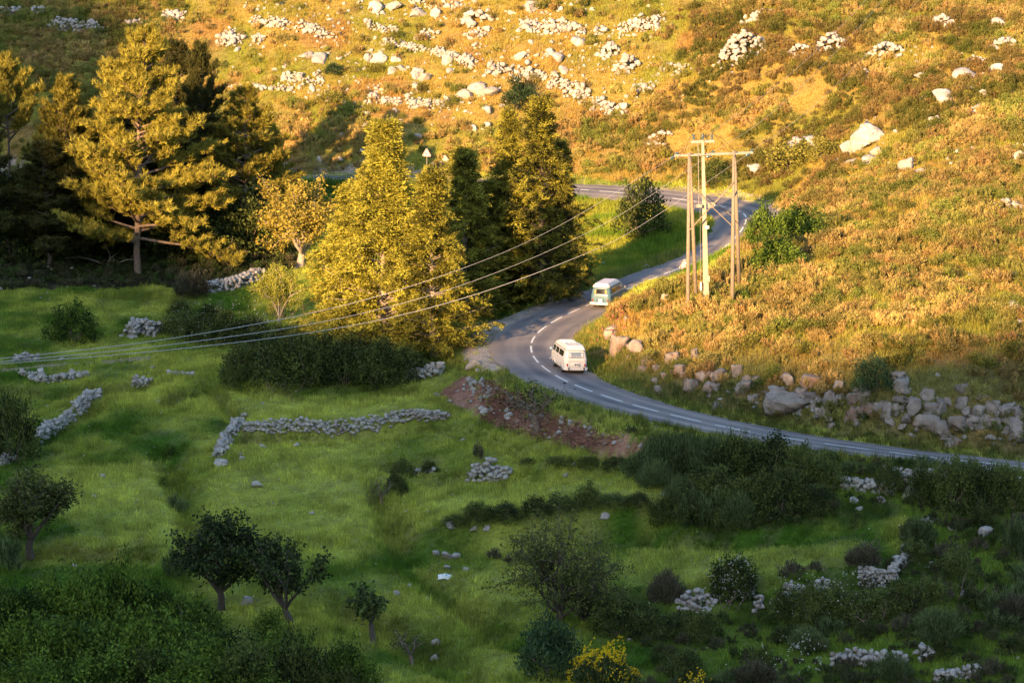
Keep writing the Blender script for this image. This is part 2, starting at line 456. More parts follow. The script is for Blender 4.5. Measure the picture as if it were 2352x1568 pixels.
# zones, looked up by where a point of ground lies in the view
Z_HILL = [(-3000,-3000),(5000,-3000),(5000,1100),(2700,1075),(2352,1045),(1960,1000),(1650,940),(1500,900),(1400,855),(1335,800),(1335,765),(1400,705),(1500,660),(1600,640),(1665,605),(1725,545),(1765,480),(1700,440),(1500,420),(1300,408),(600,398),(-3000,392)]
Z_DIRT = [(995,905),(1060,868),(1110,868),(1160,885),(1230,915),(1290,955),(1390,990),(1490,1000),(1480,1040),(1430,1058),(1380,1040),(1250,1010),(1120,965),(1040,925)]
Z_SCRUB = [(1450,985),(1620,1010),(1960,1060),(2700,1095),(5000,1150),(5000,3000),(1500,3000),(1490,1420),(1600,1370),(1900,1330),(2060,1290),(2080,1190),(1960,1200),(1600,1225),(1500,1100)]
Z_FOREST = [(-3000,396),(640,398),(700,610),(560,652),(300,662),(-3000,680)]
Z_GRAV = [(1050,815),(1075,775),(1130,735),(1235,700),(1345,668),(1356,676),(1300,700),(1180,750),(1150,790),(1160,830),(1180,850),(1100,850)]
Z_FARM = [(1320,440),(1480,452),(1640,480),(1640,520),(1580,580),(1340,665),(1300,650),(1320,500)]
def zones(x, y, z):
    px, py = proj(x, y, z)
    jx = (fbm(x / 2.2, y / 2.2, 31, 3) - 0.5) * 60; jy = (fbm(x / 2.2, y / 2.2, 57, 3) - 0.5) * 26
    qx = px + jx; qy = py + jy
    return dict(hill=inpoly(qx, qy, Z_HILL), dirt=inpoly(qx, qy, Z_DIRT), scrub=inpoly(qx, qy, Z_SCRUB),
                forest=inpoly(qx, qy, Z_FOREST), grav=inpoly(px + jx * .5, py + jy * .5, Z_GRAV), farm=inpoly(qx, qy, Z_FARM), px=px, py=py)
def mixc(a, b, t):
    return np.asarray(a) * (1 - t[..., None]) + np.asarray(b) * t[..., None]
FIELDS = [[(1430, 1255), (1700, 1262), (1960, 1235), (1990, 1290), (1700, 1335), (1430, 1350)], [(930, 1108), (1440, 1100), (1550, 1140), (1300, 1175), (1000, 1195)], [(900, 1300), (1230, 1310), (1250, 1440), (1130, 1430)], [(90, 1080), (370, 1060), (420, 1250), (200, 1270), (150, 1200)], [(500, 1060), (860, 1040), (850, 1230), (620, 1240), (470, 1200)], [(580, 915), (960, 912), (1010, 950), (600, 975)]]
def grass_col(x, y, z, zn):
    n1 = fbm(x / 14, y / 14, 5, 4); n2 = fbm(x / 3.5, y / 5, 21, 4); n3 = fbm(x / 1.0, y / 1.4, 77, 3)
    g = mixc((0.072, 0.155, 0.015), (0.390, 0.430, 0.075), smooth((n1 * 0.5 + n2 * 0.5 - 0.34) * 3.4))
    g = g * (0.62 + 0.76 * n3)[..., None]
    bd = bands(zn['px'], zn['py'] + (n2 - .5) * 22)
    g = g * (1 - .34 * bd * smooth((n2 - .3) * 4))[..., None]
    h = mixc((0.400, 0.290, 0.075), (0.250, 0.260, 0.040), smooth((n1 * 0.5 + n2 * 0.5 - 0.36) * 3.4))
    h = mixc(h, (0.36, 0.215, 0.07), smooth((fbm(x / 5, y / 5, 91, 4) - 0.56) * 7) * 0.8)
    lower = smooth((zn['py'] - 720) / 160)
    h = mixc(h, (0.22, 0.185, 0.075), lower * 0.6)
    far = mixc((0.13, 0.22, 0.02), (0.30, 0.33, 0.045), smooth((n2 - 0.4) * 4))
    c = np.where(zn['hill'][..., None], h, g)
    pale = np.zeros(np.shape(x))
    for P_ in FIELDS: pale = np.maximum(pale, inpoly(zn['px'] + (n2 - .5) * 90, zn['py'] + (n2 - .5) * 26, P_))
    c = np.where((pale > 0)[..., None], c * .45 + np.array([.38, .42, .085]) * .62 * (.62 + .76 * n3)[..., None], c)
    c = np.where(zn['farm'][..., None], far, c)
    s = mixc((0.055, 0.100, 0.016), (0.17, 0.26, 0.035), smooth((n2 - 0.35) * 4))
    c = np.where((zn['scrub'] & ~zn['hill'])[..., None], s, c)
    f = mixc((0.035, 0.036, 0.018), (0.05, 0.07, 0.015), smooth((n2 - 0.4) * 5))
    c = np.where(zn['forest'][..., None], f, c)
    return c

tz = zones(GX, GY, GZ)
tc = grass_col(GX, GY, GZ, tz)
nn = fbm(GX / 1.3, GY / 1.3, 44, 4)
soil = mixc((0.12, 0.085, 0.055), (0.20, 0.15, 0.10), nn)
tc = tc * 0.72 * (1 - 0.25 * (nn > 0.58)[..., None]) + soil * 0.25 * (nn > 0.58)[..., None]
tc = np.where(tz['dirt'][..., None], mixc((0.20, 0.080, 0.052), (0.34, 0.19, 0.13), smooth((nn - .3) * 3)), tc)
gv = mixc((0.25, 0.20, 0.16), (0.44, 0.37, 0.30), smooth((nn - .3) * 3))
shoulder = (ROADD < 0.5 + 1.2 * (fbm(GX / 2.5, GY / 2.5, 15, 3) - .35)) & ~tz['grav']
tc = np.where(shoulder[..., None], gv * 0.55, tc)
farv = (ROADD < 1.9 + 1.0 * (nn - .5)) & (ROADSIDE < 0) & (GY > 268)
tc = np.where((tz['grav'] | farv)[..., None], gv, tc)
track = np.array([unproj(a, b, dat(a, b)) for a, b in [(-200, 866), (0, 852), (120, 839), (250, 828), (345, 822)]])
tyl = np.interp(GX, track[:, 0], track[:, 1])
trk = (np.abs(GY - tyl - (fbm(GX / 3, GX / 3, 4, 2) - .5)) < 0.55 + 0.4 * nn) & (GX < track[-1, 0])
tc = np.where(trk[..., None], mixc((0.22, 0.17, 0.10), (0.34, 0.27, 0.17), nn), tc)

def mat_ground():
    m = bpy.data.materials.new('ground'); m.use_nodes = True
    nt = m.node_tree; b = nt.nodes['Principled BSDF']; b.inputs['Roughness'].default_value = 0.95
    b.inputs['Specular IOR Level'].default_value = 0.1
    at = nt.nodes.new('ShaderNodeAttribute'); at.attribute_name = 'Col'
    ge = nt.nodes.new('ShaderNodeNewGeometry')
    nz = nt.nodes.new('ShaderNodeTexNoise'); nz.inputs['Scale'].default_value = 5; nz.inputs['Detail'].default_value = 8; nz.inputs['Roughness'].default_value = 0.75
    nt.links.new(ge.outputs['Position'], nz.inputs['Vector'])
    mr = nt.nodes.new('ShaderNodeMapRange'); mr.inputs['From Min'].default_value = .3; mr.inputs['From Max'].default_value = .7
    mr.inputs['To Min'].default_value = .5; mr.inputs['To Max'].default_value = 1.5
    nt.links.new(nz.outputs['Fac'], mr.inputs['Value'])
    vm = nt.nodes.new('ShaderNodeVectorMath'); vm.operation = 'SCALE'
    nt.links.new(at.outputs['Color'], vm.inputs[0]); nt.links.new(mr.outputs[0], vm.inputs['Scale'])
    nt.links.new(vm.outputs[0], b.inputs['Base Color'])
    bp = nt.nodes.new('ShaderNodeBump'); bp.inputs['Strength'].default_value = 0.8; bp.inputs['Distance'].default_value = 0.15
    nt.links.new(nz.outputs['Fac'], bp.inputs['Height']); nt.links.new(bp.outputs[0], b.inputs['Normal'])
    return m
nyv, nxv = GX.shape
idx = np.arange(nyv * nxv).reshape(nyv, nxv)
FQ = np.stack([idx[:-1, :-1], idx[:-1, 1:], idx[1:, 1:], idx[1:, :-1]], -1).reshape(-1, 4)
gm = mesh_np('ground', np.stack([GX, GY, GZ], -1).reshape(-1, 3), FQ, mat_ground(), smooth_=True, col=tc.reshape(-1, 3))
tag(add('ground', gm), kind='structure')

# the hill the photographer stands on: its crest keeps the low sun off the valley floor
ru = np.array([-500, -300, -220, -180, -176, -170, -158, -153, -142, -130, -119, -108, -98, -84, -70, -59, -50, -20, 50, 200, 500], float)
rr = np.array([120, 90, 68, 47, 40, 33.5, 31, 27, 16.5, 12, 9, 8, 7, 5.2, 5.6, 7.0, 9.6, 13, 16, 20, 30], float)
RU = np.r_[-500, -400, -320, np.arange(-260, 60, 1.0), 120, 200, 300, 500]
RV = np.r_[0, -30, -60, -100, -150, -200, -250, -300, -330, -350, -372, -420, -500, -650]
U, V = np.meshgrid(RU, RV)
crest = np.interp(U, ru, rr) + 350 * math.tan(SUN_EL) + (fbm(U / 2.2, U * 0, 12, 4) - 0.5) * 2.4 + (fbm(U / 14, U * 0, 2, 3) - 0.5) * 2.0
t = np.where(V > -350, smooth(-V / 350), np.clip(1 - (-V - 350) / 500, 0.3, 1))
ZR = -60 + (crest + 60) * t
sa, ca = math.sin(SUN_AZ), math.cos(SUN_AZ)
XR = U * ca + V * sa; YR = -U * sa + V * ca
rcol = mixc((0.10, 0.11, 0.03), (0.2, 0.15, 0.06), fbm(U / 9, V / 9, 8, 3))
ny2, nx2 = U.shape; i2 = np.arange(ny2 * nx2).reshape(ny2, nx2)
F2 = np.stack([i2[:-1, :-1], i2[1:, :-1], i2[1:, 1:], i2[:-1, 1:]], -1).reshape(-1, 4)
tag(add('hills', mesh_np('hills', np.stack([XR, YR, ZR], -1).reshape(-1, 3), F2, gm.materials[0], smooth_=True, col=rcol.reshape(-1, 3))), kind='structure')

# ------------------------------------------------------------------ road surface
def mat_asphalt():
    m = bpy.data.materials.new('asphalt'); m.use_nodes = True
    nt = m.node_tree; b = nt.nodes['Principled BSDF']; b.inputs['Roughness'].default_value = 0.85; b.inputs['Specular IOR Level'].default_value = 0.25
    uv = nt.nodes.new('ShaderNodeAttribute'); uv.attribute_name = 'lane'
    sp = nt.nodes.new('ShaderNodeSeparateXYZ'); nt.links.new(uv.outputs['Vector'], sp.inputs[0])
    ge = nt.nodes.new('ShaderNodeNewGeometry')
    # worn lighter / darker bands along the wheels
    nzc = nt.nodes.new('ShaderNodeTexNoise'); nzc.inputs['Scale'].default_value = 1.0; nzc.inputs['Detail'].default_value = 5
    mp = nt.nodes.new('ShaderNodeMapping'); mp.inputs['Scale'].default_value = (.9, 0.07, 1)
    nt.links.new(uv.outputs['Vector'], mp.inputs['Vector']); nt.links.new(mp.outputs[0], nzc.inputs['Vector'])
    nf = nt.nodes.new('ShaderNodeTexNoise'); nf.inputs['Scale'].default_value = 14; nf.inputs['Detail'].default_value = 6; nf.inputs['Roughness'].default_value = .8
    nt.links.new(ge.outputs['Position'], nf.inputs['Vector'])
    wv = nt.nodes.new('ShaderNodeMath'); wv.operation = 'MULTIPLY'; wv.inputs[1].default_value = 3.9
    nt.links.new(sp.outputs[0], wv.inputs[0])
    cs = nt.nodes.new('ShaderNodeMath'); cs.operation = 'COSINE'; nt.links.new(wv.outputs[0], cs.inputs[0])
    a1 = nt.nodes.new('ShaderNodeMath'); a1.operation = 'MULTIPLY_ADD'; a1.inputs[1].default_value = 0.09
    nt.links.new(cs.outputs[0], a1.inputs[0])
    a2 = nt.nodes.new('ShaderNodeMath'); a2.operation = 'MULTIPLY_ADD'; a2.inputs[1].default_value = .8; a2.inputs[2].default_value = 0.10
    nt.links.new(nzc.outputs['Fac'], a2.inputs[0]); nt.links.new(a2.outputs[0], a1.inputs[2])
    a3 = nt.nodes.new('ShaderNodeMath'); a3.operation = 'MULTIPLY_ADD'; a3.inputs[1].default_value = 0.35
    nt.links.new(nf.outputs['Fac'], a3.inputs[0]); nt.links.new(a1.outputs[0], a3.inputs[2])
    pn = nt.nodes.new('ShaderNodeTexNoise'); pn.inputs['Scale'].default_value = .22; pn.inputs['Detail'].default_value = 3
    nt.links.new(ge.outputs['Position'], pn.inputs['Vector'])
    a4 = nt.nodes.new('ShaderNodeMath'); a4.operation = 'MULTIPLY_ADD'; a4.inputs[1].default_value = .55; nt.links.new(pn.outputs['Fac'], a4.inputs[0]); nt.links.new(a3.outputs[0], a4.inputs[2])
    a5 = nt.nodes.new('ShaderNodeMath'); a5.operation = 'SUBTRACT'; a5.inputs[1].default_value = .27; nt.links.new(a4.outputs[0], a5.inputs[0]); a3 = a5
    r = nt.nodes.new('ShaderNodeValToRGB')
    r.color_ramp.elements[0].position = 0.42; r.color_ramp.elements[0].color = (0.085, 0.088, 0.105, 1)
    r.color_ramp.elements[1].position = 0.98; r.color_ramp.elements[1].color = (0.315, 0.270, 0.240, 1)
    nt.links.new(a3.outputs[0], r.inputs[0])
    # dust near the edges
    ab = nt.nodes.new('ShaderNodeMath'); ab.operation = 'ABSOLUTE'; nt.links.new(sp.outputs[0], ab.inputs[0])
    md = nt.nodes.new('ShaderNodeMapRange'); md.inputs['From Min'].default_value = 2.3; md.inputs['From Max'].default_value = 3.3; md.inputs['To Max'].default_value = 0.75
    aw = nt.nodes.new('ShaderNodeMath'); aw.operation = 'ADD'
    wn = nt.nodes.new('ShaderNodeTexNoise'); wn.inputs['Scale'].default_value = 0.9; wn.inputs['Detail'].default_value = 5
    nt.links.new(ge.outputs['Position'], wn.inputs['Vector']); nt.links.new(ab.outputs[0], aw.inputs[0])
    wn2 = nt.nodes.new('ShaderNodeMath'); wn2.operation = 'SUBTRACT'; wn2.inputs[1].default_value = .5
    nt.links.new(wn.outputs['Fac'], wn2.inputs[0]); nt.links.new(wn2.outputs[0], aw.inputs[1]); nt.links.new(aw.outputs[0], md.inputs['Value'])
    mx = nt.nodes.new('ShaderNodeMix'); mx.data_type = 'RGBA'; mx.inputs[7].default_value = (0.30, 0.245, 0.20, 1)
    nt.links.new(md.outputs[0], mx.inputs[0]); nt.links.new(r.outputs[0], mx.inputs[6]); nt.links.new(mx.outputs[2], b.inputs['Base Color'])
    bp = nt.nodes.new('ShaderNodeBump'); bp.inputs['Strength'].default_value = .4; bp.inputs['Distance'].default_value = .02
    nt.links.new(nf.outputs['Fac'], bp.inputs['Height']); nt.links.new(bp.outputs[0], b.inputs['Normal'])
    return m
def road_pt(s, off, dz=0.0):
    s = np.asarray(s, float)
    c = [np.interp(s, RS, ROAD[:, k]) for k in range(5)]
    nx_ = np.interp(s, RS, RN[:, 0]); ny_ = np.interp(s, RS, RN[:, 1])
    return np.stack([c[0] + nx_ * off, c[1] + ny_ * off, c[2] + off * c[3] + dz], -1)
cols = np.linspace(-1, 1, 13)
ns = len(RS)
jit = (fbm(RS / 1.6, RS * 0, 71, 4) - 0.5) * 0.7; jit2 = (fbm(RS / 1.6, RS * 0 + 9, 72, 4) - 0.5) * 0.7
RV_ = []; lane = []
for c in cols:
    wdt = ROAD[:, 4] * c
    if c == 1: wdt = wdt + jit
    if c == -1: wdt = wdt + jit2
    P_ = road_pt(RS, wdt); P_[:, 2] -= np.abs(c) ** 6 * 0.05
    RV_.append(P_); lane.append(np.stack([wdt, RS, RS * 0], -1))
RV_ = np.stack(RV_, 1).reshape(-1, 3); lane = np.stack(lane, 1).reshape(-1, 3)
i3 = np.arange(ns * 13).reshape(ns, 13)
F3 = np.stack([i3[:-1, :-1], i3[1:, :-1], i3[1:, 1:], i3[:-1, 1:]], -1).reshape(-1, 4)[:, ::-1]
rm = mesh_np('road', RV_, F3, mat_asphalt(), smooth_=True)
la = rm.attributes.new('lane', 'FLOAT_VECTOR', 'POINT'); la.data.foreach_set('vector', lane.astype(np.float32).ravel())
road = tag(add('road', rm), kind='structure')
M_LINE = mat_plain('line_paint', (0.74, 0.74, 0.72), 0.6, noise=0.18, nscale=3)
# dashes: 3 m lines, 1.33 m gaps, in step with the one at picture x 1377..1428
d0 = RS[np.argmin((ROAD[:, 0] - unproj(1403, 913, 193.8)[0]) ** 2 + (ROAD[:, 1] - 193.8) ** 2)] - 1.5
k = -60
while d0 + k * 4.33 < RS[-1] - 3:
    s0 = d0 + k * 4.33; k += 1
    if s0 < 5: continue
    ssm = np.linspace(s0, s0 + 3.0, 7)
    a = road_pt(ssm, -0.075, 0.006); b = road_pt(ssm, 0.075, 0.006)
    x_, y_ = proj(a[3, 0], a[3, 1], a[3, 2])
    if x_ < 560 or x_ > 2750: continue
    V_ = np.concatenate([a, b]); F_ = np.array([(i, i + 7, i + 8, i + 1) for i in range(6)])[:, ::-1]
    add('lane_dash', mesh_np('lane_dash', V_, F_, M_LINE), road)

# ------------------------------------------------------------------ plant meshes
def blades(C, D, L, Wd, tri=True, seed=0):
    """thin leaves: C base, D unit direction, L length, Wd width"""
    rg = np.random.default_rng(seed)
    n = len(C)
    r = rg.normal(size=(n, 3)); S = np.cross(D, r); S /= np.linalg.norm(S, axis=1, keepdims=True) + 1e-9
    L = np.broadcast_to(L, n)[:, None]; Wd = np.broadcast_to(Wd, n)[:, None]
    if tri:
        V = np.stack([C - S * Wd / 2, C + S * Wd / 2, C + D * L], 1).reshape(-1, 3)
        F = np.arange(3 * n).reshape(n, 3); k = 3
    else:
        V = np.stack([C, C + D * L * .5 - S * Wd / 2, C + D * L, C + D * L * .5 + S * Wd / 2], 1).reshape(-1, 3)
        F = np.arange(4 * n).reshape(n, 4); k = 4
    return V, F, np.repeat(rg.random(n), k)
def unit(a): return a / (np.linalg.norm(a, axis=-1, keepdims=True) + 1e-9)
def joinm(parts):
    V = []; F3_ = []; F4_ = []; L = []; b = 0
    for v, f, l in parts:
        V.append(v); L.append(l)
        (F3_ if f.shape[1] == 3 else F4_).append(f + b); b += len(v)
    F = []
    if F3_: F.append(np.concatenate(F3_))
    if F4_: F.append(np.concatenate(F4_))
    return np.concatenate(V), F, np.concatenate(L)

def tubes_np(lines, n=5):
    """lines: list of (pts (m,3), radii (m,)) -> V, F"""
    V = []; F = []; b = 0
    for P, r in lines:
        P = np.asarray(P, float); m = len(P)
        d = unit(np.gradient(P, axis=0))
        u = np.cross(d, np.array([0.31, 0.17, 0.93])); u = unit(u); v = np.cross(d, u)
        a = np.arange(n) * 2 * math.pi / n
        ring = P[:, None] + (u[:, None] * np.cos(a)[None, :, None] + v[:, None] * np.sin(a)[None, :, None]) * np.asarray(r)[:, None, None]
        V.append(ring.reshape(-1, 3))
        i = np.arange(m * n).reshape(m, n) + b
        F.append(np.stack([i[:-1], np.roll(i[:-1], -1, 1), np.roll(i[1:], -1, 1), i[1:]], -1).reshape(-1, 4)); b += m * n
    return np.concatenate(V), np.concatenate(F)

def curve_line(p, d, L, rg, seg=5, wander=0.15, lift=0.0):
    P = [np.array(p, float)]; d = np.array(d, float); dirs = [d]
    for i in range(seg):
        d = unit(d + rg.normal(size=3) * wander + np.array([0, 0, lift])); P.append(P[-1] + d * L / seg); dirs.append(d)
    return np.array(P), np.array(dirs)

def pine_mesh(h, rad, seed, z0=0.22, nb=62, lean=(0, 0), flat=1.0, droop=0.0, dens=1.0):
    rg = np.random.default_rng(seed)
    tz_ = np.linspace(0, 1, 12)
    tp = np.stack([lean[0] * tz_ ** 1.3 * h + np.cumsum(rg.normal(size=12)) * .05, lean[1] * tz_ * h + np.cumsum(rg.normal(size=12)) * .05, tz_ * h * .97], -1)
    lines = [(tp, 0.26 * h / 20 * (1 - tz_ * .93))]
    tufC = []; tufD = []; az = rg.random() * 6
    for i in range(nb):
        t = z0 + (1 - z0) * (i / nb) ** 0.93
        az += 2.4 + rg.normal() * .35
        q_ = (t - z0) / (1 - z0); prof = (1 - q_) ** 0.8 * 0.95 + 0.09
        if q_ < .18: prof *= .72 + 1.3 * q_ + rg.random() * .2
        L = rad * prof * (0.62 + 0.5 * rg.random())
        p = np.array([np.interp(t, tz_, tp[:, k]) for k in range(3)])
        up = 0.10 + 0.65 * t ** 1.5 - droop * (1 - t)
        d = unit(np.array([math.cos(az), math.sin(az), up]))
        P, Dd = curve_line(p, d, L, rg, 7, .10, 0.055)
        lines.append((P, np.linspace(0.035 + 0.016 * L, 0.012, 8)))
        m = int(6 + L * 3.3)
        for k in range(m):
            f = 0.28 + 0.72 * (k + rg.random()) / m
            q = np.array([np.interp(f * 7, np.arange(8), P[:, a]) for a in range(3)])
            bd = Dd[min(int(f * 7), 7)]
            side = np.cross(bd, [0, 0, 1]) * (1 if k % 2 else -1)
            l2 = (0.22 * L + 0.35) * (1.15 - 0.55 * f) * (0.7 + .5 * rg.random())
            d2 = unit(bd * .75 + side * .75 + np.array([0, 0, .22]) + rg.normal(size=3) * .18)
            P2, D2 = curve_line(q, d2, l2, rg, 3, .18, 0.10)
            if l2 > .8: lines.append((P2, np.linspace(0.022, 0.008, 4)))
            nt_ = max(3, int(l2 * 6.0 * dens))
            for j in range(nt_):
                g = 0.2 + 0.8 * (j + rg.random()) / nt_
                tufC.append(np.array([np.interp(g * 3, np.arange(4), P2[:, a]) for a in range(3)]) + rg.normal(size=3) * .09)
                tufD.append(unit(d2 * .5 + np.array([0, 0, .95]) + rg.normal(size=3) * .35))
        tufC.append(P[-1]); tufD.append(unit(d + np.array([0, 0, .6])))
    tufC = np.array(tufC); tufD = np.array(tufD); n = len(tufC); K = 15
    C = np.repeat(tufC, K, 0) + rg.normal(size=(n * K, 3)) * .06
    D = unit(np.repeat(tufD, K, 0) + rg.normal(size=(n * K, 3)) * .42)
    V, F, lv = blades(C, D, rg.uniform(.26, .52, n * K), rg.uniform(.038, .075, n * K), True, seed)
    tl = np.repeat(rg.random(n), K * 3)
    return (V, F, lv * .4 + tl * .6), tubes_np(lines, 6)

def cypress_mesh(h, rad, seed, z0=0.03, pw=.95, lobes=1.0, spread=None, nc=1500, kk=34):
    """dense conifer made of hanging sprays on tiers of branches"""
    rg = np.random.default_rng(seed)
    tz_ = np.linspace(0, 1, 12)
    tp = np.stack([np.cumsum(rg.normal(size=12)) * .05, np.cumsum(rg.normal(size=12)) * .05, tz_ * h * .99], -1)
    lines = [(tp, 0.30 * h / 15 * (1 - tz_ * .95))]
    cz = []; cd_ = []
    ph = rg.random(6) * 6.28
    nb = int(nc / 7.0)
    az = 0
    for i in range(nb):
        t = z0 + (1 - z0) * ((i + rg.random()) / nb) ** 1.18
        tq = h * 1.7; t = (np.floor(t * tq) + .5 + (t * tq % 1 - .5) * .35) / tq + .012 * math.sin(az * 2)
        az += 2.4 + rg.normal() * .3
        prof = max(1 - t, .004) ** pw * (.42 + .58 * float(smooth((1 - t) / .42))) * (1 + lobes * (.12 * math.sin(3 * az + ph[0] + 9 * t) + .12 * math.sin(2 * az + ph[1] - 6 * t)))
        prof *= min(1.0, .80 + t * 1.6)
        L = (rad * prof + .12) * (0.70 + 0.42 * rg.random())
        p = np.array([np.interp(t, tz_, tp[:, k]) for k in range(3)])
        d = unit(np.array([math.cos(az), math.sin(az), .45 + .3 * t]))
        P, Dd = curve_line(p, d, L, rg, 5, .07, -.05)
        if L > .7: lines.append((P, np.linspace(.03 + .008 * L, .008, 6)))
        for k in range(7):
            f = 1.0 - .62 * (k / 7) ** 1.1 - .05 * rg.random()
            q = np.array([np.interp(f * 5, np.arange(6), P[:, a]) for a in range(3)])
            cz.append(q + rg.normal(size=3) * np.array([.2, .2, .09]) * (0.4 + L * .28)); cd_.append(unit(np.array([math.cos(az), math.sin(az), -.05]) + rg.normal(size=3) * .45))
    cz = np.array(cz); cd_ = np.array(cd_); n = len(cz)
    # each spray is a flat fan
    base = np.repeat(cz, kk, 0); ax = np.repeat(cd_, kk, 0)
    sd = unit(np.cross(cd_, rg.normal(size=(n, 3)) * .5 + [0, 0, 1])); sd = np.repeat(sd, kk, 0)
    u = rg.random(n * kk)[:, None]; v = (rg.random(n * kk)[:, None] - .5) * 1.0
    sz = np.repeat(rg.uniform(.5, 1.15, n), kk)[:, None] * min(1.0, .45 + h / 26)
    C = base + ax * u * sz + sd * v * sz * (1.05 - .6 * u) + rg.normal(size=(n * kk, 3)) * .05 - np.array([0, 0, 1]) * (u ** 2) * .18 * sz
    D = unit(ax * .7 + sd * v * 1.8 + rg.normal(size=(n * kk, 3)) * .45 + [0, 0, .15])
    V, F, lv = blades(C, D, rg.uniform(.11, .24, n * kk), rg.uniform(.05, .11, n * kk), True, seed)
    tl = np.repeat(rg.random(n), kk * 3)
    return (V, F, lv * .22 + tl * .78), tubes_np(lines, 6)

def broadleaf_mesh(h, rad, seed, trunk=0.25, leaf=(.12, .22), nleaf=16, levels=3, nlimb=7, hang=0.3, openness=1.0, multi=1, spread=0.9, wl=.5, lean=(0, 0)):
    rg = np.random.default_rng(seed)
    lines = []; tips = []
    def grow(p, d, L, r, lev):
        P, Dd = curve_line(p, d, L, rg, 5, .14, 0.05)
        lines.append((P, np.linspace(r, r * .45, 6)))
        if lev == 0:
            for k in range(1, 6): tips.append((P[k], Dd[k]))
            return
        m = 3 + int(rg.random() * 2)
        for k in range(m):
            f = .35 + .65 * (k + rg.random() * .6) / m
            q = np.array([np.interp(f * 5, np.arange(6), P[:, a]) for a in range(3)])
            d2 = unit(Dd[min(int(f * 5), 5)] * .75 + rg.normal(size=3) * .62 + [0, 0, .12])
            grow(q, d2, L * rg.uniform(.42, .62), r * .5, lev - 1)
        tips.append((P[-1], Dd[-1]))
    for mm in range(multi):
        b0 = np.array([rg.normal() * .15 * (multi > 1), rg.normal() * .15 * (multi > 1), 0.])
        d0_ = unit(np.array([lean[0] + rg.normal() * .12 * multi, lean[1] + rg.normal() * .1 * multi, 1]))
        P, Dd = curve_line(b0, d0_, h * trunk, rg, 4, .07)
        r0 = .030 * h / math.sqrt(multi) + .015
        lines.append((P, np.linspace(r0 * 1.25, r0 * .85, 5)))
        for k in range(nlimb):
            a = 2.4 * k + mm + rg.random() * .7
            tilt = spread * (.25 + .75 * (k / nlimb))
            d = unit(np.array([math.cos(a) * tilt * rad / h * 2, math.sin(a) * tilt * rad / h * 2, 1.0 - .35 * tilt]))
            q = P[-1] * (1 - .18 * rg.random())
            reach = math.sqrt((rad * tilt) ** 2 + (h * (1 - trunk) * (1 - .3 * tilt)) ** 2)
            grow(q, d, reach * .68, r0 * .55, levels - 1)
    T = np.array([t[0] for t in tips]); TD = np.array([t[1] for t in tips])
    mz = T[:, 2].max()
    n = len(T) * nleaf
    C = np.repeat(T, nleaf, 0) + rg.normal(size=(n, 3)) * .17 * openness * (h / 5) ** .5
    D = unit(np.repeat(TD, nleaf, 0) * .4 + rg.normal(size=(n, 3)) * .8 - [0, 0, hang])
    L = rg.uniform(leaf[0], leaf[1], n)
    V, F, lv = blades(C, D, L, L * wl, False, seed)
    tl = np.repeat(rg.random(len(T)), nleaf * 4)
    s = h / mz
    Vw, Fw = tubes_np(lines, 6)
    rxy = np.percentile(np.hypot(V[:, 0], V[:, 1]), 97)
    sxy = rad / rxy
    for A_ in (V, Vw):
        A_[:, 2] *= s; A_[:, 0] *= sxy; A_[:, 1] *= sxy
    return (V, F, lv * .6 + tl * .4), (Vw, Fw)

def dome_points(n, rg, wx, h, ph, inner=.55):
    a = rg.random(n) * 6.283; c = rg.random(n) ** .8
    el = np.arcsin(c)
    rr_ = (inner + (1 - inner) * rg.random(n) ** .4)
    lob = 1 + .16 * np.sin(3 * a + ph[0]) + .10 * np.sin(5 * a + ph[1] + 3 * el) + .10 * np.sin(7 * el + ph[2] + 2 * a)
    r_ = rr_ * lob
    return np.stack([np.cos(a) * np.cos(el) * wx * r_, np.sin(a) * np.cos(el) * wx * r_, np.sin(el) * h * r_ + .02], -1)

def bush_mesh(wd, h, seed, ncl=260, nl=20, leaf=(.07, .13), cl=.22, tri=False, wl=.55, up=.3, stems=10):
    rg = np.random.default_rng(seed)
    ph = rg.random(3) * 6.28
    c = dome_points(ncl, rg, wd / 2, h, ph)
    c = c * (1 + .10 * np.sin(c[:, :1] * 7 + ph[0]) * np.sin(c[:, 1:2] * 6 + ph[1]))
    n = ncl * nl
    out = unit(c - np.array([0, 0, h * .15]))
    C = np.repeat(c, nl, 0) + rg.normal(size=(n, 3)) * cl * .5
    D = unit(np.repeat(out, nl, 0) * .5 + rg.normal(size=(n, 3)) * .7 + [0, 0, up])
    L = rg.uniform(leaf[0], leaf[1], n)
    V, F, lv = blades(C, D, L, L * wl, tri, seed)
    tl = np.repeat(rg.random(ncl), nl * (3 if tri else 4))
    lines = []
    for k in range(stems):
        e = c[int(rg.random() * ncl)]
        lines.append((np.linspace([e[0] * .12, e[1] * .12, 0], e, 4) + rg.normal(size=(4, 3)) * .04 * h, np.linspace(.02, .006, 4) * max(.5, h)))
    return (V, F, lv * .35 + tl * .65), (tubes_np(lines, 4) if lines else None)

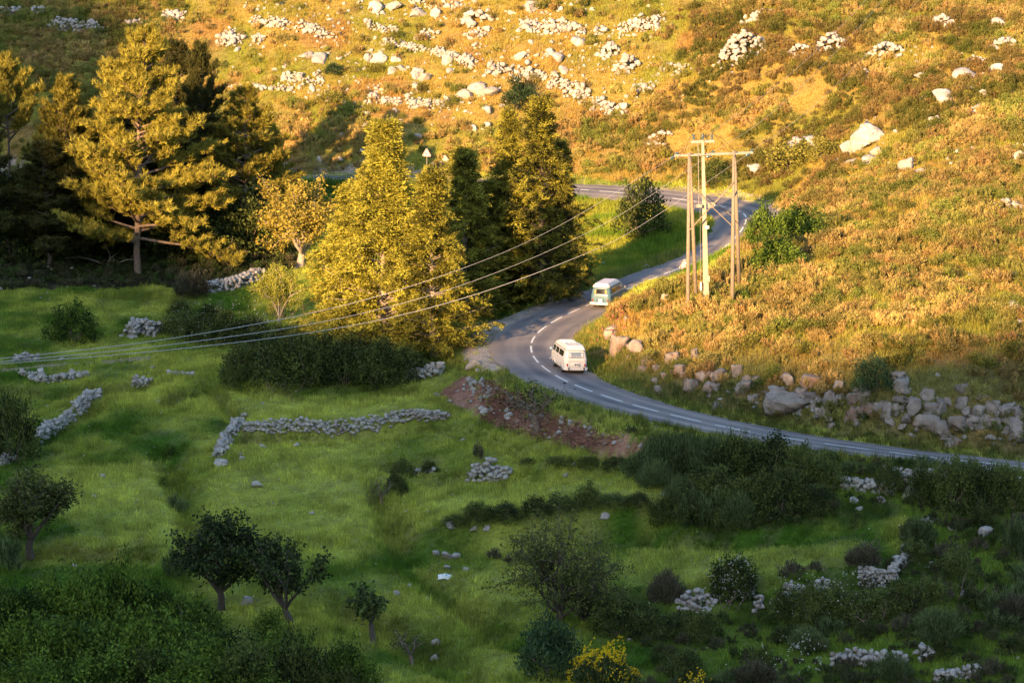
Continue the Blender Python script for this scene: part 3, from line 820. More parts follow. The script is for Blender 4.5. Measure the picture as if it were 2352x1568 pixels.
def broom_mesh(wd, h, seed, n=520, bw=.035, lean=.35, seglen=.45):
    """upright wands in tufts, as of broom, heather or rosemary"""
    rg = np.random.default_rng(seed)
    nt_ = max(7, int(n / 22)); ph = rg.random(3) * 6.28
    a = rg.random(nt_) * 6.283; r_ = np.sqrt(rg.random(nt_))
    top = np.stack([np.cos(a) * r_ * wd / 2, np.sin(a) * r_ * wd / 2, h * (1 - .55 * r_ ** 2.2) * rg.uniform(.75, 1.1, nt_)], -1)
    k = 22; m = nt_ * k
    f = rg.uniform(.15, .85, m)[:, None]
    base = top * np.array([.45, .45, 0])
    B = np.repeat(base, k, 0); T = np.repeat(top, k, 0)
    f = f ** .6; C = B + (T - B) * f + rg.normal(size=(m, 3)) * np.array([.045, .045, .03]) * wd
    D = unit((T - B) + rg.normal(size=(m, 3)) * .18 * h)
    V, F, lv = blades(C, D, rg.uniform(.5, 1.1, m) * seglen * h * .5, bw * 1.15 * rg.uniform(.7, 1.5, m), True, seed)
    tl = np.repeat(rg.random(nt_), k * 3)
    return (V, F, lv * .4 + tl * .6)

def tuft_mesh(seed, n=22, r=.3, h=(.18, .42), w=.03, lean=.35):
    rg = np.random.default_rng(seed)
    a = rg.random(n) * 6.283; q = np.sqrt(rg.random(n)) * r
    C = np.stack([np.cos(a) * q, np.sin(a) * q, np.full(n, -.03)], -1)
    D = unit(np.stack([rg.normal(size=n) * lean, rg.normal(size=n) * lean, np.ones(n)], -1))
    return blades(C, D, rg.uniform(h[0], h[1], n), w * rg.uniform(.7, 1.4, n), True, seed)

# ------------------------------------------------------------------ rocks
def cube_grid(n):
    V = {}; F = []
    def vid(p):
        key = tuple(np.round(p, 5)); return V.setdefault(key, len(V))
    g = np.linspace(-1, 1, n + 1)
    for ax in range(3):
        for s in (-1, 1):
            for i in range(n):
                for j in range(n):
                    q = []
                    for (a, b) in ((i, j), (i + 1, j), (i + 1, j + 1), (i, j + 1)):
                        p = np.zeros(3); p[ax] = s; p[(ax + 1) % 3] = g[a]; p[(ax + 2) % 3] = g[b]; q.append(vid(p))
                    F.append(q if s > 0 else q[::-1])
    return np.array(list(V.keys())), np.array(F)
def rock_mesh(name, seed, n, mat, cuts=9, rough=.06, boxy=.5):
    rg = np.random.default_rng(seed)
    V, F = cube_grid(n)
    sph = unit(V); V = V * boxy * .62 + sph * (1 - boxy) * .9
    V = V * rg.uniform(.75, 1.1, 3)
    for k in range(cuts):
        nn_ = unit(rg.normal(size=3)); d = rg.uniform(.30, .66)
        e = np.maximum(V @ nn_ - d, 0)
        V = V - e[:, None] * nn_
    V = V + rg.normal(size=V.shape) * rough
    V /= np.abs(V).max(0)
    return mesh_np(name, V * .5, F, mat)
STONE = [rock_mesh('stone', 100 + i, 2, M_ROCK, 5, .05, .75) for i in range(9)]
BOULD = [rock_mesh('boulder', 200 + i, 5, M_ROCK, 16, .035, .5) for i in range(8)]
CUTR = [rock_mesh('cut_rock', 300 + i, 5, M_ROCKR, 8, .045, .95) for i in range(8)]

def boulder(px, py, wp, label, hp=None, meshes=BOULD, group=None, cat='boulder', sink=.22, name='boulder', rz=None):
    p = G(px, py); s = scale_at(p)
    wd = wp / s; hh = (hp / s if hp else wd * random.uniform(.55, .8))
    o = add(name, random.choice(meshes), None, (p.x, p.y + wd * .25, p.z + hh * (.5 - sink)),
            (random.uniform(-.2, .2), random.uniform(-.2, .2), random.uniform(0, 6.28) if rz is None else rz), (wd, wd * random.uniform(.7, 1.0), hh))
    return tag(o, label, cat, group)

def stone_wall(name, pts, hm, thick, size, label, cat='stone wall', jumble=.5, maxn=260, group=None, cap=None, fade=.0):
    """dry stone wall along picture points lying on the ground: every stone is a part"""
    w3 = [G(a, b) for a, b in pts]
    base = w3[0] + (w3[-1] - w3[0]) * .5; base.z = float(zter(base.x, base.y))
    root = empty(name, base, 0, label, cat, group)
    P = np.array([[q.x, q.y] for q in w3]); sl_ = np.r_[0, np.cumsum(np.hypot(*np.diff(P, axis=0).T))]
    Lt = sl_[-1]
    rows = max(1, int(round(hm / (size * .62)))); per = max(1, int(round(Lt / (size * .92))))
    deep = max(1, int(round(thick / (size * .9))))
    spots = []
    for r_ in range(rows):
        for dp in range(deep):
            if 0 < r_ < rows - 1 and 0 < dp < deep - 1 and jumble < .6: continue
            for c in range(per):
                spots.append((r_, dp, c))
    random.shuffle(spots)
    spots = spots[:maxn]
    for r_, dp, c in spots:
        f = (c + .5 * (r_ % 2) + random.uniform(-.3, .3) * (.4 + jumble)) / per
        f = min(max(f, 0), 1)
        env = 1.0
        if fade > 0: env = min(1, min(f, 1 - f) / fade + .15) * (0.75 + .35 * math.sin(f * 9 + len(pts)) ** 2)
        if r_ + .5 > rows * env: continue
        s_ = f * Lt
        if jumble > .7 and float(vnoise(np.array(s_ / 1.7), np.array(dp * .8), int(P[0, 0] * 7) % 97)) < .30: continue
        x = np.interp(s_, sl_, P[:, 0]); y = np.interp(s_, sl_, P[:, 1])
        i = min(np.searchsorted(sl_, s_, side='right') - 1, len(P) - 2); i = max(i, 0)
        d = P[i + 1] - P[i]; d = d / (np.hypot(*d) + 1e-9); nrm = np.array([-d[1], d[0]])
        off = ((dp + .5) / deep - .5) * thick * (1 - .35 * r_ / rows) + random.gauss(0, .12 * size + .25 * jumble * thick * .5)
        x += nrm[0] * off; y += nrm[1] * off
        k_ = random.uniform(.7, 1.3) if jumble < .7 else random.uniform(.5, 1.0) + (random.random() < .16) * .8
        z = float(zter(x, y)) + (r_ + .35) * size * .62 * (1 - .25 * jumble * random.random())
        st = add('stone', random.choice(STONE), root, (x - base.x, y - base.y, z - base.z),
                 (random.gauss(0, .25 + .5 * jumble), random.gauss(0, .2 + .5 * jumble), math.atan2(d[1], d[0]) + random.gauss(0, .3 + jumble)),
                 (size * 1.12 * k_, size * random.uniform(.8, 1.1) * k_, size * .72 * k_))
    return root

def stone_heap(name, px, py, wp, hp, size, label, cat='stone heap', flat=.6, maxn=230):
    """conical heap of stones: foot at (px,py), wp wide and hp high in the picture"""
    p = G(px, py); s = scale_at(p); wd = wp / s; hh = hp / s; p.y += wd * flat * .35; p.z = float(zter(p.x, p.y))
    root = empty(name, p, 0, label, cat)
    n = min(maxn, int(2.6 * wd * max(hh, wd * flat * .5) / size ** 2))
    for i in range(n):
        r_ = math.sqrt(random.random()); a = random.uniform(0, 6.283)
        x = math.cos(a) * r_ * wd / 2; y = math.sin(a) * r_ * wd * flat / 2
        k_ = random.uniform(.6, 1.35); zt_ = float(zter(p.x + x, p.y + y)) - p.z
        z = zt_ + hh * max(0, 1 - r_ ** 1.3) * random.uniform(.82, 1.0) + size * .2
        add('stone', random.choice(STONE), root, (x, y, z), (random.gauss(0, .5), random.gauss(0, .5), random.uniform(0, 6.28)), (size * 1.15 * k_, size * .95 * k_, size * .75 * k_))
    return root

# ------------------------------------------------------------------ leaf materials and shared plant meshes
M_BARK = mat_plain('bark', (0.20, 0.145, 0.11), 0.9, noise=.4, nscale=6, bump=.5)
M_PALEB = mat_plain('pale_bark', (0.30, 0.255, 0.21), 0.9, noise=.35, nscale=7, bump=.3)
M_DARKB = mat_plain('dark_bark', (0.075, 0.06, 0.05), 0.9, noise=.3, nscale=7)
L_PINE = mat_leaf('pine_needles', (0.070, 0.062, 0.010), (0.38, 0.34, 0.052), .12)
L_PINED = mat_leaf('shaded_pine_needles', (0.020, 0.022, 0.007), (0.085, 0.085, 0.02), .1)  # darkened copy of the pine needles: the grove's shade is in the colour
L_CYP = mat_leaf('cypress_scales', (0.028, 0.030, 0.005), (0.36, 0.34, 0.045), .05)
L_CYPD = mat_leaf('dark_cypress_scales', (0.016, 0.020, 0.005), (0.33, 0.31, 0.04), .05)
L_GREEN = mat_leaf('green_leaves', (0.012, 0.030, 0.005), (0.155, 0.240, 0.030), .2)
L_DARK = mat_leaf('dark_leaves', (0.010, 0.020, 0.006), (0.085, 0.125, 0.032), .12)
L_DEEP = mat_leaf('bramble_leaves', (0.010, 0.018, 0.006), (0.130, 0.165, 0.038), .15)
L_OLIVE = mat_leaf('olive_leaves', (0.032, 0.042, 0.012), (0.145, 0.165, 0.04), .2)
L_YEL = mat_leaf('spring_leaves', (0.20, 0.22, 0.03), (0.42, 0.42, 0.07), .35)
L_GOLD = mat_leaf('golden_leaves', (0.15, 0.12, 0.025), (0.40, 0.33, 0.06), .3)
L_HBUSH = mat_leaf('maquis_leaves', (0.06, 0.065, 0.014), (0.30, 0.28, 0.055), .2)
L_BROOM = mat_leaf('broom_wands', (0.13, 0.095, 0.03), (0.40, 0.31, 0.10), .15)
L_BROWN = mat_leaf('dry_twigs', (0.032, 0.030, 0.018), (0.145, 0.130, 0.080), .1)
L_GREYG = mat_leaf('grey_green_wands', (0.022, 0.040, 0.012), (0.15, 0.20, 0.075), .15)
L_JUN = mat_leaf('juniper_needles', (0.008, 0.020, 0.008), (0.065, 0.115, 0.045), .1)
L_YFLO = mat_leaf('yellow_flowers', (0.62, 0.42, 0.008), (0.88, 0.62, 0.015), .15)
M_WFLO = mat_leaf('white_flowers', (0.38, 0.38, 0.34), (0.58, 0.58, 0.52), .2)
M_PINK = mat_leaf('pink_flowers', (0.5, 0.09, 0.14), (0.65, 0.15, 0.2), .3)

PM = {}; NOM = {}
def reg(key, leaf, wood, lm, wm, ln='foliage', wn='trunk'):
    NOM[key] = (float(np.percentile(leaf[0][:, 2], 99.7)), float(np.percentile(leaf[0][:, 0], 99.2) - np.percentile(leaf[0][:, 0], .8)))
    PM[key] = (mesh_np(ln, leaf[0], leaf[1], lm, leaf[2]), mesh_np(wn, wood[0], wood[1], wm, smooth_=True) if wood is not None else None)
def variants(base, fn, n, lm, wm, **kw):
    for i in range(n):
        r_ = fn(seed=kw.get('s0', 1) + i * 13)
        if isinstance(r_[1], list) or len(r_) == 3: reg(base + str(i), r_, None, lm, wm)
        else: reg(base + str(i), r_[0], r_[1], lm, wm)

def plant(name, key, p, wh, label, cat, group=None, rz=None, leafname='foliage', woodname='trunk', lm=None, tilt=0.0):
    """root with foliage and trunk; wh = scale (x/y, z) on the registered mesh"""
    lf, wd_ = PM[key]
    rz = random.uniform(0, 6.28) if rz is None else rz
    if wd_ is None:
        o = add(name, lf, None, p, (tilt, 0, rz), (wh[0], wh[0], wh[1]))
        return tag(o, label, cat, group)
    r_ = add(name, None, None, p, (tilt, 0, rz), (wh[0], wh[0], wh[1]))
    r_.empty_display_size = .3
    tag(r_, label, cat, group)
    add(leafname, lf, r_); add(woodname, wd_, r_)
    return r_

print('terrain done')
# ------------------------------------------------------------------ camper vans
M_WHITE = mat_plain('white_paint', (0.56, 0.55, 0.545), 0.35, noise=.04, nscale=2)
M_BLUE = mat_plain('blue_grey_paint', (0.075, 0.150, 0.195), 0.35, noise=.05, nscale=2)
M_CREAM = mat_plain('cream_paint', (0.60, 0.57, 0.50), 0.45, noise=.05, nscale=2)
M_GLASS = mat_plain('van_glass', (0.012, 0.013, 0.016), 0.08, spec=.8)
M_GLASSB = mat_plain('bright_glass', (0.16, 0.19, 0.25), 0.12, spec=.8)
M_RUB = mat_plain('rubber', (0.012, 0.012, 0.012), 0.7)
M_BLACK = mat_plain('black_plastic', (0.015, 0.015, 0.017), 0.5)
M_CHROME = mat_plain('chrome', (0.75, 0.75, 0.75), 0.2, 1.0)
M_RED = mat_plain('red_lens', (0.33, 0.012, 0.02), 0.25)
M_CLOTH = mat_plain('pale_curtain', (0.45, 0.46, 0.50), 0.9, noise=.25, nscale=14)
M_OCHRE = mat_plain('ochre_curtain', (0.28, 0.24, 0.10), 0.9, noise=.2, nscale=14)
M_REDC = mat_plain('red_curtain', (0.50, 0.12, 0.09), 0.9, noise=.2, nscale=14)
M_LILAC = mat_plain('roof_skin', (0.50, 0.49, 0.56), 0.45, noise=.06, nscale=3)
M_PLATEW = mat_plain('plate_white', (0.70, 0.70, 0.70), 0.5)
M_UNDER = mat_plain('underbody', (0.03, 0.025, 0.022), 0.8)
M_MIRR = mat_plain('mirror_face', (0.25, 0.40, 0.50), 0.15, spec=.8)
M_SEAM = mat_plain('panel_seam', (0.20, 0.19, 0.18), 0.7)
M_SEAMB = mat_plain('blue_panel_seam', (0.06, 0.10, 0.12), 0.7)

H_T = [.30, .38, .55, .80, 1.08, 1.14, 1.17, 1.40, 1.66, 1.76, 1.84, 1.90, 1.94]
W_T = [.78, .83, .855, .862, .862, .858, .842, .80, .750, .725, .66, .52, .30]
R_T = [-2.08, -2.15, -2.19, -2.20, -2.185, -2.18, -2.165, -2.13, -2.07, -2.03, -1.95, -1.72, -1.3]
F_T = [2.10, 2.18, 2.23, 2.25, 2.22, 2.21, 2.18, 2.06, 1.92, 1.84, 1.72, 1.45, 1.0]
C_T = [.22, .26, .28, .30, .30, .30, .30, .30, .31, .33, .36, .38, .28]
def vi(h, T): return float(np.interp(h, H_T, T))
def van_ring(h, off=0.0, n=7):
    wd, yr, yf, rc_ = vi(h, W_T) + off, vi(h, R_T) - off, vi(h, F_T) + off, vi(h, C_T)
    pts = []
    for cx_, cy_, a0 in ((wd - rc_, yf - rc_, 0), (-wd + rc_, yf - rc_, 90), (-wd + rc_, yr + rc_, 180), (wd - rc_, yr + rc_, 270)):
        for k in range(n):
            a = R(a0 + 90 * k / (n - 1)); pts.append((cx_ + rc_ * math.cos(a), cy_ + rc_ * math.sin(a), h))
    return pts
def side_pt(sx, y, h, off):
    wd, yr, yf, rc_ = vi(h, W_T), vi(h, R_T), vi(h, F_T), vi(h, C_T)
    x = wd
    if y > yf - rc_: x = wd - rc_ + math.sqrt(max(rc_ ** 2 - (y - yf + rc_) ** 2, 0))
    if y < yr + rc_: x = wd - rc_ + math.sqrt(max(rc_ ** 2 - (yr + rc_ - y) ** 2, 0))
    return (sx * (x + off), y, h)
def rear_pt(x, h, off):
    wd, yr, rc_ = vi(h, W_T), vi(h, R_T), vi(h, C_T)
    y = yr
    if abs(x) > wd - rc_: y = yr + rc_ - math.sqrt(max(rc_ ** 2 - (abs(x) - wd + rc_) ** 2, 0))
    return (x, y - off, h)
def rrect(u0, u1, v0, v1, r, n=4):
    P = []
    for cx_, cy_, a0 in ((u1 - r, v1 - r, 0), (u0 + r, v1 - r, 90), (u0 + r, v0 + r, 180), (u1 - r, v0 + r, 270)):
        for k in range(n):
            a = R(a0 + 90 * k / (n - 1)); P.append((cx_ + r * math.cos(a), cy_ + r * math.sin(a)))
    return P
def patch(fn, u0, u1, v0, v1, r, off, thick=.02):
    """a thin rounded pane that follows the bodywork, with an edge of its own"""
    P = rrect(u0, u1, v0, v1, r); n = len(P)
    A_ = [fn(u, v, off) for u, v in P]; B_ = [fn(u, v, off - thick) for u, v in P]
    c = fn((u0 + u1) / 2, (v0 + v1) / 2, off)
    m = MB(); b = A_ + B_ + [c]
    f = [(i, (i + 1) % n, 2 * n) for i in range(n)] + [(i, n + i, n + (i + 1) % n, (i + 1) % n) for i in range(n)]
    m.poly(b, f); return m
def text_part(name, txt, size, loc, rot, mat, parent):
    cu = bpy.data.curves.new(name, 'FONT'); cu.body = txt; cu.size = size; cu.extrude = 0.002; cu.align_x = 'CENTER'; cu.align_y = 'CENTER'
    cu.materials.append(mat); cu.resolution_u = 2
    tmp = bpy.data.objects.new('t', cu); COL.objects.link(tmp)
    dg = bpy.context.evaluated_depsgraph_get()
    me = bpy.data.meshes.new_from_object(tmp.evaluated_get(dg))
    bpy.data.objects.remove(tmp); bpy.data.curves.remove(cu)
    me.materials.clear(); me.materials.append(mat)
    return add(name, me, parent, loc, rot)

def make_van(loc, rz, white, label):
    root = empty('camper_van', loc, rz, label, 'van')
    paint = M_WHITE if white else M_BLUE
    b = MB(); hs = [.30, .38, .46, .55, .68, .80, .95, 1.08, 1.14, 1.17, 1.28, 1.40, 1.53, 1.66, 1.76, 1.80, 1.84, 1.87, 1.90, 1.94]
    rings = [van_ring(h) for h in hs]; n = len(rings[0])
    V = [p for r_ in rings for p in r_]; F = []
    for i in range(len(hs) - 1):
        for k in range(n): F.append((i * n + k, i * n + (k + 1) % n, (i + 1) * n + (k + 1) % n, (i + 1) * n + k))
    F.append(tuple(range((len(hs) - 1) * n, len(hs) * n))); F.append(tuple(reversed(range(n))))
    b.poly(V, F)
    body = add('body', b.mesh('body', paint, True), root)
    # gutter round the roof
    for h, rad, nm, mt in ((1.755, .018, 'roof_gutter', M_BLACK if white else M_BLUE), (1.155, .012, 'belt_trim', paint if white else M_CHROME)):
        g = MB(); rg_ = van_ring(h, .012); g.tube(rg_ + [rg_[0]], rad, 6, False); add(nm, g.mesh(nm, mt, True), root)
    # tailgate and engine lid seams
    sm = M_SEAM if white else M_SEAMB
    for nm, (x0, x1, z0, z1, r_) in {'tailgate': (-.66, .66, .99, 1.70, .08), 'engine_lid': (-.50, .50, .56, .93, .05)}.items():
        q = rrect(x0, x1, z0, z1, r_, 4); pts = [rear_pt(u, v, .002) for u, v in q]
        s_ = MB(); s_.tube(pts + [pts[0]], .007, 4, False); add(nm, s_.mesh(nm, sm), root)
    pr = patch(rear_pt, -.34, .34, .60, .88, .09, .012); add('plate_recess', pr.mesh('plate_recess', paint, True), root)
    # rear window
    fr = add('rear_window', patch(rear_pt, -.585, .585, 1.235, 1.625, .07, .008).mesh('rear_window', M_RUB), root)
    add('glass', patch(rear_pt, -.55, .55, 1.265, 1.595, .05, .014).mesh('glass', M_GLASSB if white else M_GLASS), fr)
    for s in (-1, 1):
        a, c = sorted((s * .535, s * .375)); add('curtain', patch(rear_pt, a, c, 1.275, 1.585, .02, .019).mesh('curtain', M_CLOTH if white else M_OCHRE), fr)
    if white:
        bars = MB()
        for z_ in (1.40, 1.315): bars.tube([rear_pt(-.37, z_, .02), rear_pt(.37, z_, .02)], .007, 5)
        bars.tube([rear_pt(0, 1.30, .02), rear_pt(0, 1.40, .02)], .007, 5)
        add('guard_rail', bars.mesh('guard_rail', M_PLATEW), fr)
    # side windows
    for s in (-1, 1):
        fn = lambda y, h, off, s=s: side_pt(s, y, h, off)
        for k, (y0, y1) in enumerate(((.98, 1.66), (-.02, .84), (-1.50, -.20))):
            wf = add('side_window', patch(fn, y0, y1, 1.22, 1.63, .07, .008).mesh('side_window', M_RUB if white else M_CHROME), root)
            add('glass', patch(fn, y0 + .04, y1 - .04, 1.255, 1.595, .05, .013).mesh('glass', M_GLASS), wf)
            if k == 1 and not white:
                add('curtain', patch(fn, y1 - .34, y1 - .06, 1.27, 1.58, .02, .018).mesh('curtain', M_REDC), wf)
            if k == 0 and not white:
                add('curtain', patch(fn, y0 + .06, y1 - .2, 1.36, 1.585, .02, .018).mesh('curtain', M_CREAM), wf)
        # doors: seam lines
        for (y0, y1) in ((.90, 1.80), (-.12, .86)):
            q = rrect(y0, y1, .42, 1.70, .1, 4); pts = [fn(u, v, .002) for u, v in q]
            d_ = MB(); d_.tube(pts + [pts[0]], .006, 4, False); dr = add('door', d_.mesh('door', sm), root)
            hd = MB(); hd.bar(fn(y0 + .06, 1.06, .03), fn(y0 + .18, 1.06, .03), .03); add('door_handle', hd.mesh('door_handle', M_CHROME), dr)
        # wheels
        for y_ in (-1.22, 1.22):
            a = MB(); P = [fn(y_ + .40 * math.cos(t), max(.305, .30 + .40 * math.sin(t)), .004) for t in np.linspace(0, math.pi, 13)]
            a.poly(P + [fn(y_, .31, .004)], [(i, i + 1, 13) for i in range(12)]); add('wheel_arch', a.mesh('wheel_arch', M_RUB), root)  # flat black patch painted for the shaded hollow of the arch
            lip = MB(); P2 = [fn(y_ + .41 * math.cos(t), max(.305, .30 + .41 * math.sin(t)), .006) for t in np.linspace(0, math.pi, 13)]
            lip.tube(P2, .022, 6); add('arch_lip', lip.mesh('arch_lip', paint, True), root)
            wl = MB(); X0, X1 = s * .66, s * .835
            wl.tube([(X0, y_, .325), (X0 + s * .01, y_, .325), (X1 - s * .02, y_, .325), (X1, y_, .325)], [.30, .325, .325, .29], 20)
            wh = add('wheel', wl.mesh('wheel', M_RUB, False), root)
            hb = MB(); hb.tube([(X1 - s * .01, y_, .325), (X1 + s * .012, y_, .325), (X1 + s * .03, y_, .325)], [.20, .19, .10], 16); add('hubcap', hb.mesh('hubcap', M_CHROME if white else M_CREAM, True), wh)
        # mirror
        mr_ = MB(); q = fn(1.60, 1.30, .0); mr_.tube([q, (q[0] + s * .14, q[1] + .02, q[2] + .02)], .012, 5)
        m_ = add('wing_mirror', mr_.mesh('wing_mirror', M_CHROME), root)
        mf = MB(); mf.tube([(q[0] + s * .20, q[1] + .03, q[2] + .03), (q[0] + s * .20, q[1] + .0, q[2] + .03)], [.085, .105], 12); add('mirror_head', mf.mesh('mirror_head', M_MIRR if white else M_CHROME, False), m_)
        # rear lights
        l_ = MB(); z0, z1 = .63, .82; xq = s * .655
        c0 = rear_pt(xq, .725, 0)
        l_.tube([Vector(rear_pt(xq, z, .02)) for z in np.linspace(z0, z1, 7)], [.03, .05, .058, .06, .058, .05, .03], 10)
        add('rear_light', l_.mesh('rear_light', M_RED, True), root)
    # bumpers
    bm = MB(); ring = [p for p in van_ring(.44, .05)]
    rearp = sorted([p for p in ring if p[1] < -1.75], key=lambda p: math.atan2(p[1] + 1.6, p[0]))
    bm = MB()
    for zz in (.375, .435, .495): bm.tube([(p[0] * 1.02, p[1] - .06, zz) for p in rearp], .042, 8)
    bp_ = add('rear_bumper', bm.mesh('rear_bumper', M_WHITE if white else M_CREAM, True), root)
    if white:
        for s in (-1, 1):
            o_ = MB(); o_.box((s * .57, -2.36, .45), (.062, .06, .26)); add('overrider', o_.mesh('overrider', M_BLACK), bp_)
    else:
        ext = MB(); ext.tube([(.2, -2.3, .30), (-.35, -2.25, .30)], .035, 8); add('exhaust', ext.mesh('exhaust', M_UNDER), root)
    fp = sorted([p for p in ring if p[1] > 1.75], key=lambda p: -math.atan2(p[1] - 1.6, p[0]))
    fb = MB()
    for zz in (.40, .47): fb.tube([(p[0] * 1.04, p[1] + .08, zz) for p in fp], .045, 8)
    add('front_bumper', fb.mesh('front_bumper', M_CHROME if white else M_CREAM, True), root)
    ub = MB(); ub.box((0, 0, .27), (1.3, 3.9, .12)); ub.box((0, -1.5, .28), (1.0, .9, .2)); add('underbody', ub.mesh('underbody', M_UNDER), root)
    # windscreen
    fw = lambda x, h, off: (x, vi(h, F_T) - (max(0, abs(x) - vi(h, W_T) + vi(h, C_T)) ** 2) * 1.2 + off, h)
    add('windscreen', patch(fw, -.62, .62, 1.2, 1.66, .08, .006).mesh('windscreen', M_GLASS), root)
    # plate
    yp = rear_pt(0, .7, 0)[1] - .03
    pl = MB(); pl.box((0, yp, .70), (.285, .012, .20) if white else (.32, .012, .24))
    plate = add('number_plate', pl.mesh('number_plate', M_PLATEW), root)
    rotp = (R(90), 0, 0)
    if white:
        bk = MB(); bk.box((0, yp - .009, .75), (.285, .004, .095)); add('plate_panel', bk.mesh('plate_panel', M_BLACK), plate)
        text_part('plate_text', 'CC', .10, (.04, yp - .014, .748), rotp, M_PLATEW, plate)
        text_part('plate_text', '889-FZ', .075, (0, yp - .010, .655), rotp, M_BLACK, plate)
    else:
        bk = MB(); bk.box((-.09, yp - .009, .74), (.085, .004, .10)); add('plate_panel', bk.mesh('plate_panel', M_BLACK), plate)
        text_part('plate_text', 'A', .13, (.085, yp - .010, .735), rotp, M_BLACK, plate)
        text_part('plate_text', '7-14', .075, (0, yp - .010, .64), rotp, M_BLACK, plate)
        hn = MB(); hn.tube([(0, yp + .0, .97), (0, yp - .05, .95)], [.02, .035], 8); add('tailgate_handle', hn.mesh('tailgate_handle', M_CHROME), root)
        bd = MB(); bd.box((-.42, rear_pt(-.42, 1.03, .012)[1], 1.03), (.26, .008, .025)); add('badge', bd.mesh('badge', M_CHROME), root)
    # raised roof
    def rr_loft(name, lv, mat, par=root, n=5):
        V = []; F = []
        for (z, wd, y0, y1, r_) in lv: V += [(u, v, z) for u, v in rrect(-wd, wd, y0, y1, r_, n)]
        m_ = 4 * n
        for i in range(len(lv) - 1):
            for k in range(m_): F.append((i * m_ + k, i * m_ + (k + 1) % m_, (i + 1) * m_ + (k + 1) % m_, (i + 1) * m_ + k))
        F.append(tuple(range((len(lv) - 1) * m_, len(lv) * m_)))
        q = MB().poly(V, F); return add(name, q.mesh(name, mat), par)
    if white:
        rl = rr_loft('pop_top', [(1.775, .72, -2.02, 1.62, .2), (1.80, .735, -2.04, 1.64, .2), (1.86, .70, -1.98, 1.56, .2), (1.99, .63, -1.80, 1.35, .16), (2.015, .60, -1.72, 1.28, .15)], M_WHITE)
        rb = MB()
        for k in range(8):
            y_ = 1.12 - k * .20
            P = [(x, y_ - .06 * math.cos(x * 2.2), 2.02 + .028 * (1 - (x / .56) ** 2)) for x in np.linspace(-.54, .54, 9)]
            rb.tube(P, .026, 6)
        add('roof_rib', rb.mesh('roof_rib', M_WHITE, True), rl)
        add('rear_cap', MB().poly(*rack_cap()).mesh('rear_cap', M_WHITE), rl)
        tr_ = MB(); tr_.box((0, -1.05, 2.105), (.86, .62, .02)); add('rack_tray', tr_.mesh('rack_tray', M_RUB), rl)
        for k in range(7):
            q = MB(); q.box((-.36 + .12 * k, -1.05, 2.125), (.075, .56, .016)); add('rack_slat', q.mesh('rack_slat', M_PLATEW), rl)
    else:
        rl = rr_loft('pop_top', [(1.765, .73, -2.05, 1.25, .18), (1.80, .745, -2.08, 1.28, .18), (1.87, .71, -2.05, 1.22, .18), (2.05, .56, -1.92, 1.0, .14)], M_CREAM)
        rr_loft('roof_skin', [(2.045, .575, -1.90, 1.0, .14), (2.075, .56, -1.86, .96, .14), (2.10, .40, -1.7, .8, .12)], M_LILAC, rl)
        for s in (-1, 1):
            q = MB(); 
            for zz, xx_ in ((1.90, .70), (1.97, .64)): q.tube([(s * xx_, -1.9, zz), (s * xx_, 1.0, zz)], .014, 5)
            add('side_rib', q.mesh('side_rib', M_LILAC), rl)
    return root
def rack_cap():
    lv = [(1.80, .735, -2.04, -.40, .2), (1.90, .69, -1.96, -.42, .18), (2.07, .60, -1.70, -.50, .14), (2.095, .57, -1.62, -.55, .12)]
    V = []; F = []
    for (z, wd, y0, y1, r_) in lv: V += [(u, v, z + .004) for u, v in rrect(-wd, wd, y0, y1, r_, 5)]
    for i in range(3):
        for k in range(20): F.append((i * 20 + k, i * 20 + (k + 1) % 20, (i + 1) * 20 + (k + 1) % 20, (i + 1) * 20 + k))
    F.append(tuple(range(60, 80)))
    return V, F
def road_z(x, y):
    d2 = (ROAD[:, 0] - x) ** 2 + (ROAD[:, 1] - y) ** 2; j = d2.argmin()
    off = (x - ROAD[j, 0]) * RN[j, 0] + (y - ROAD[j, 1]) * RN[j, 1]
    return ROAD[j, 2] + off * ROAD[j, 3], j
vz, vj = road_z(4.17, 206.1)
wv = make_van((4.17, 206.1, vz - .005), R(12.5), True, 'white camper van with ribbed pop-top and roof rack rounding the bend')
wv.rotation_euler[1] = math.atan(ROAD[vj, 3])
vz, vj = road_z(8.0, 234.5)
bv = make_van((8.0, 234.5, vz), R(-18), False, 'blue-grey camper van with cream pop-top partly hidden by the rocky bank')

# ------------------------------------------------------------------ pylon
M_WOOD = mat_plain('weathered_pole', (0.235, 0.19, 0.14), 0.85, noise=.25, nscale=5, bump=.3)
M_CONC = mat_plain('concrete_pole', (0.34, 0.30, 0.235), 0.85, noise=.12, nscale=5)
M_STEEL = mat_plain('galvanised_steel', (0.27, 0.25, 0.215), 0.6, .1, noise=.15)
M_INS = mat_plain('glass_insulator', (0.06, 0.11, 0.12), 0.12, spec=.8)
M_WIRE = mat_plain('wire', (0.46, 0.46, 0.47), 0.4, .2)
DP = 213.0
def at(px, py, D=DP): a, b, c = unproj(px, py, D); return Vector((float(a), float(b), float(c)))
pc = G(1622, 693); pc.y = DP; pc.x = at(1622, 696).x; pc.z = float(zter(pc.x, pc.y))
pyl = empty('power_pylon', pc, 0, 'tall timber and concrete power pylon with crossed braces on the sunlit bank', 'pylon')
def lp(v): return Vector(v) - pc
def part(name, mb, mat, par=None, sm=False): return add(name, mb.mesh(name, mat, sm), par or pyl)
def footing(v): return Vector((v.x, v.y, float(zter(v.x, v.y)) - .3))
top = at(1614, 322); m = MB()
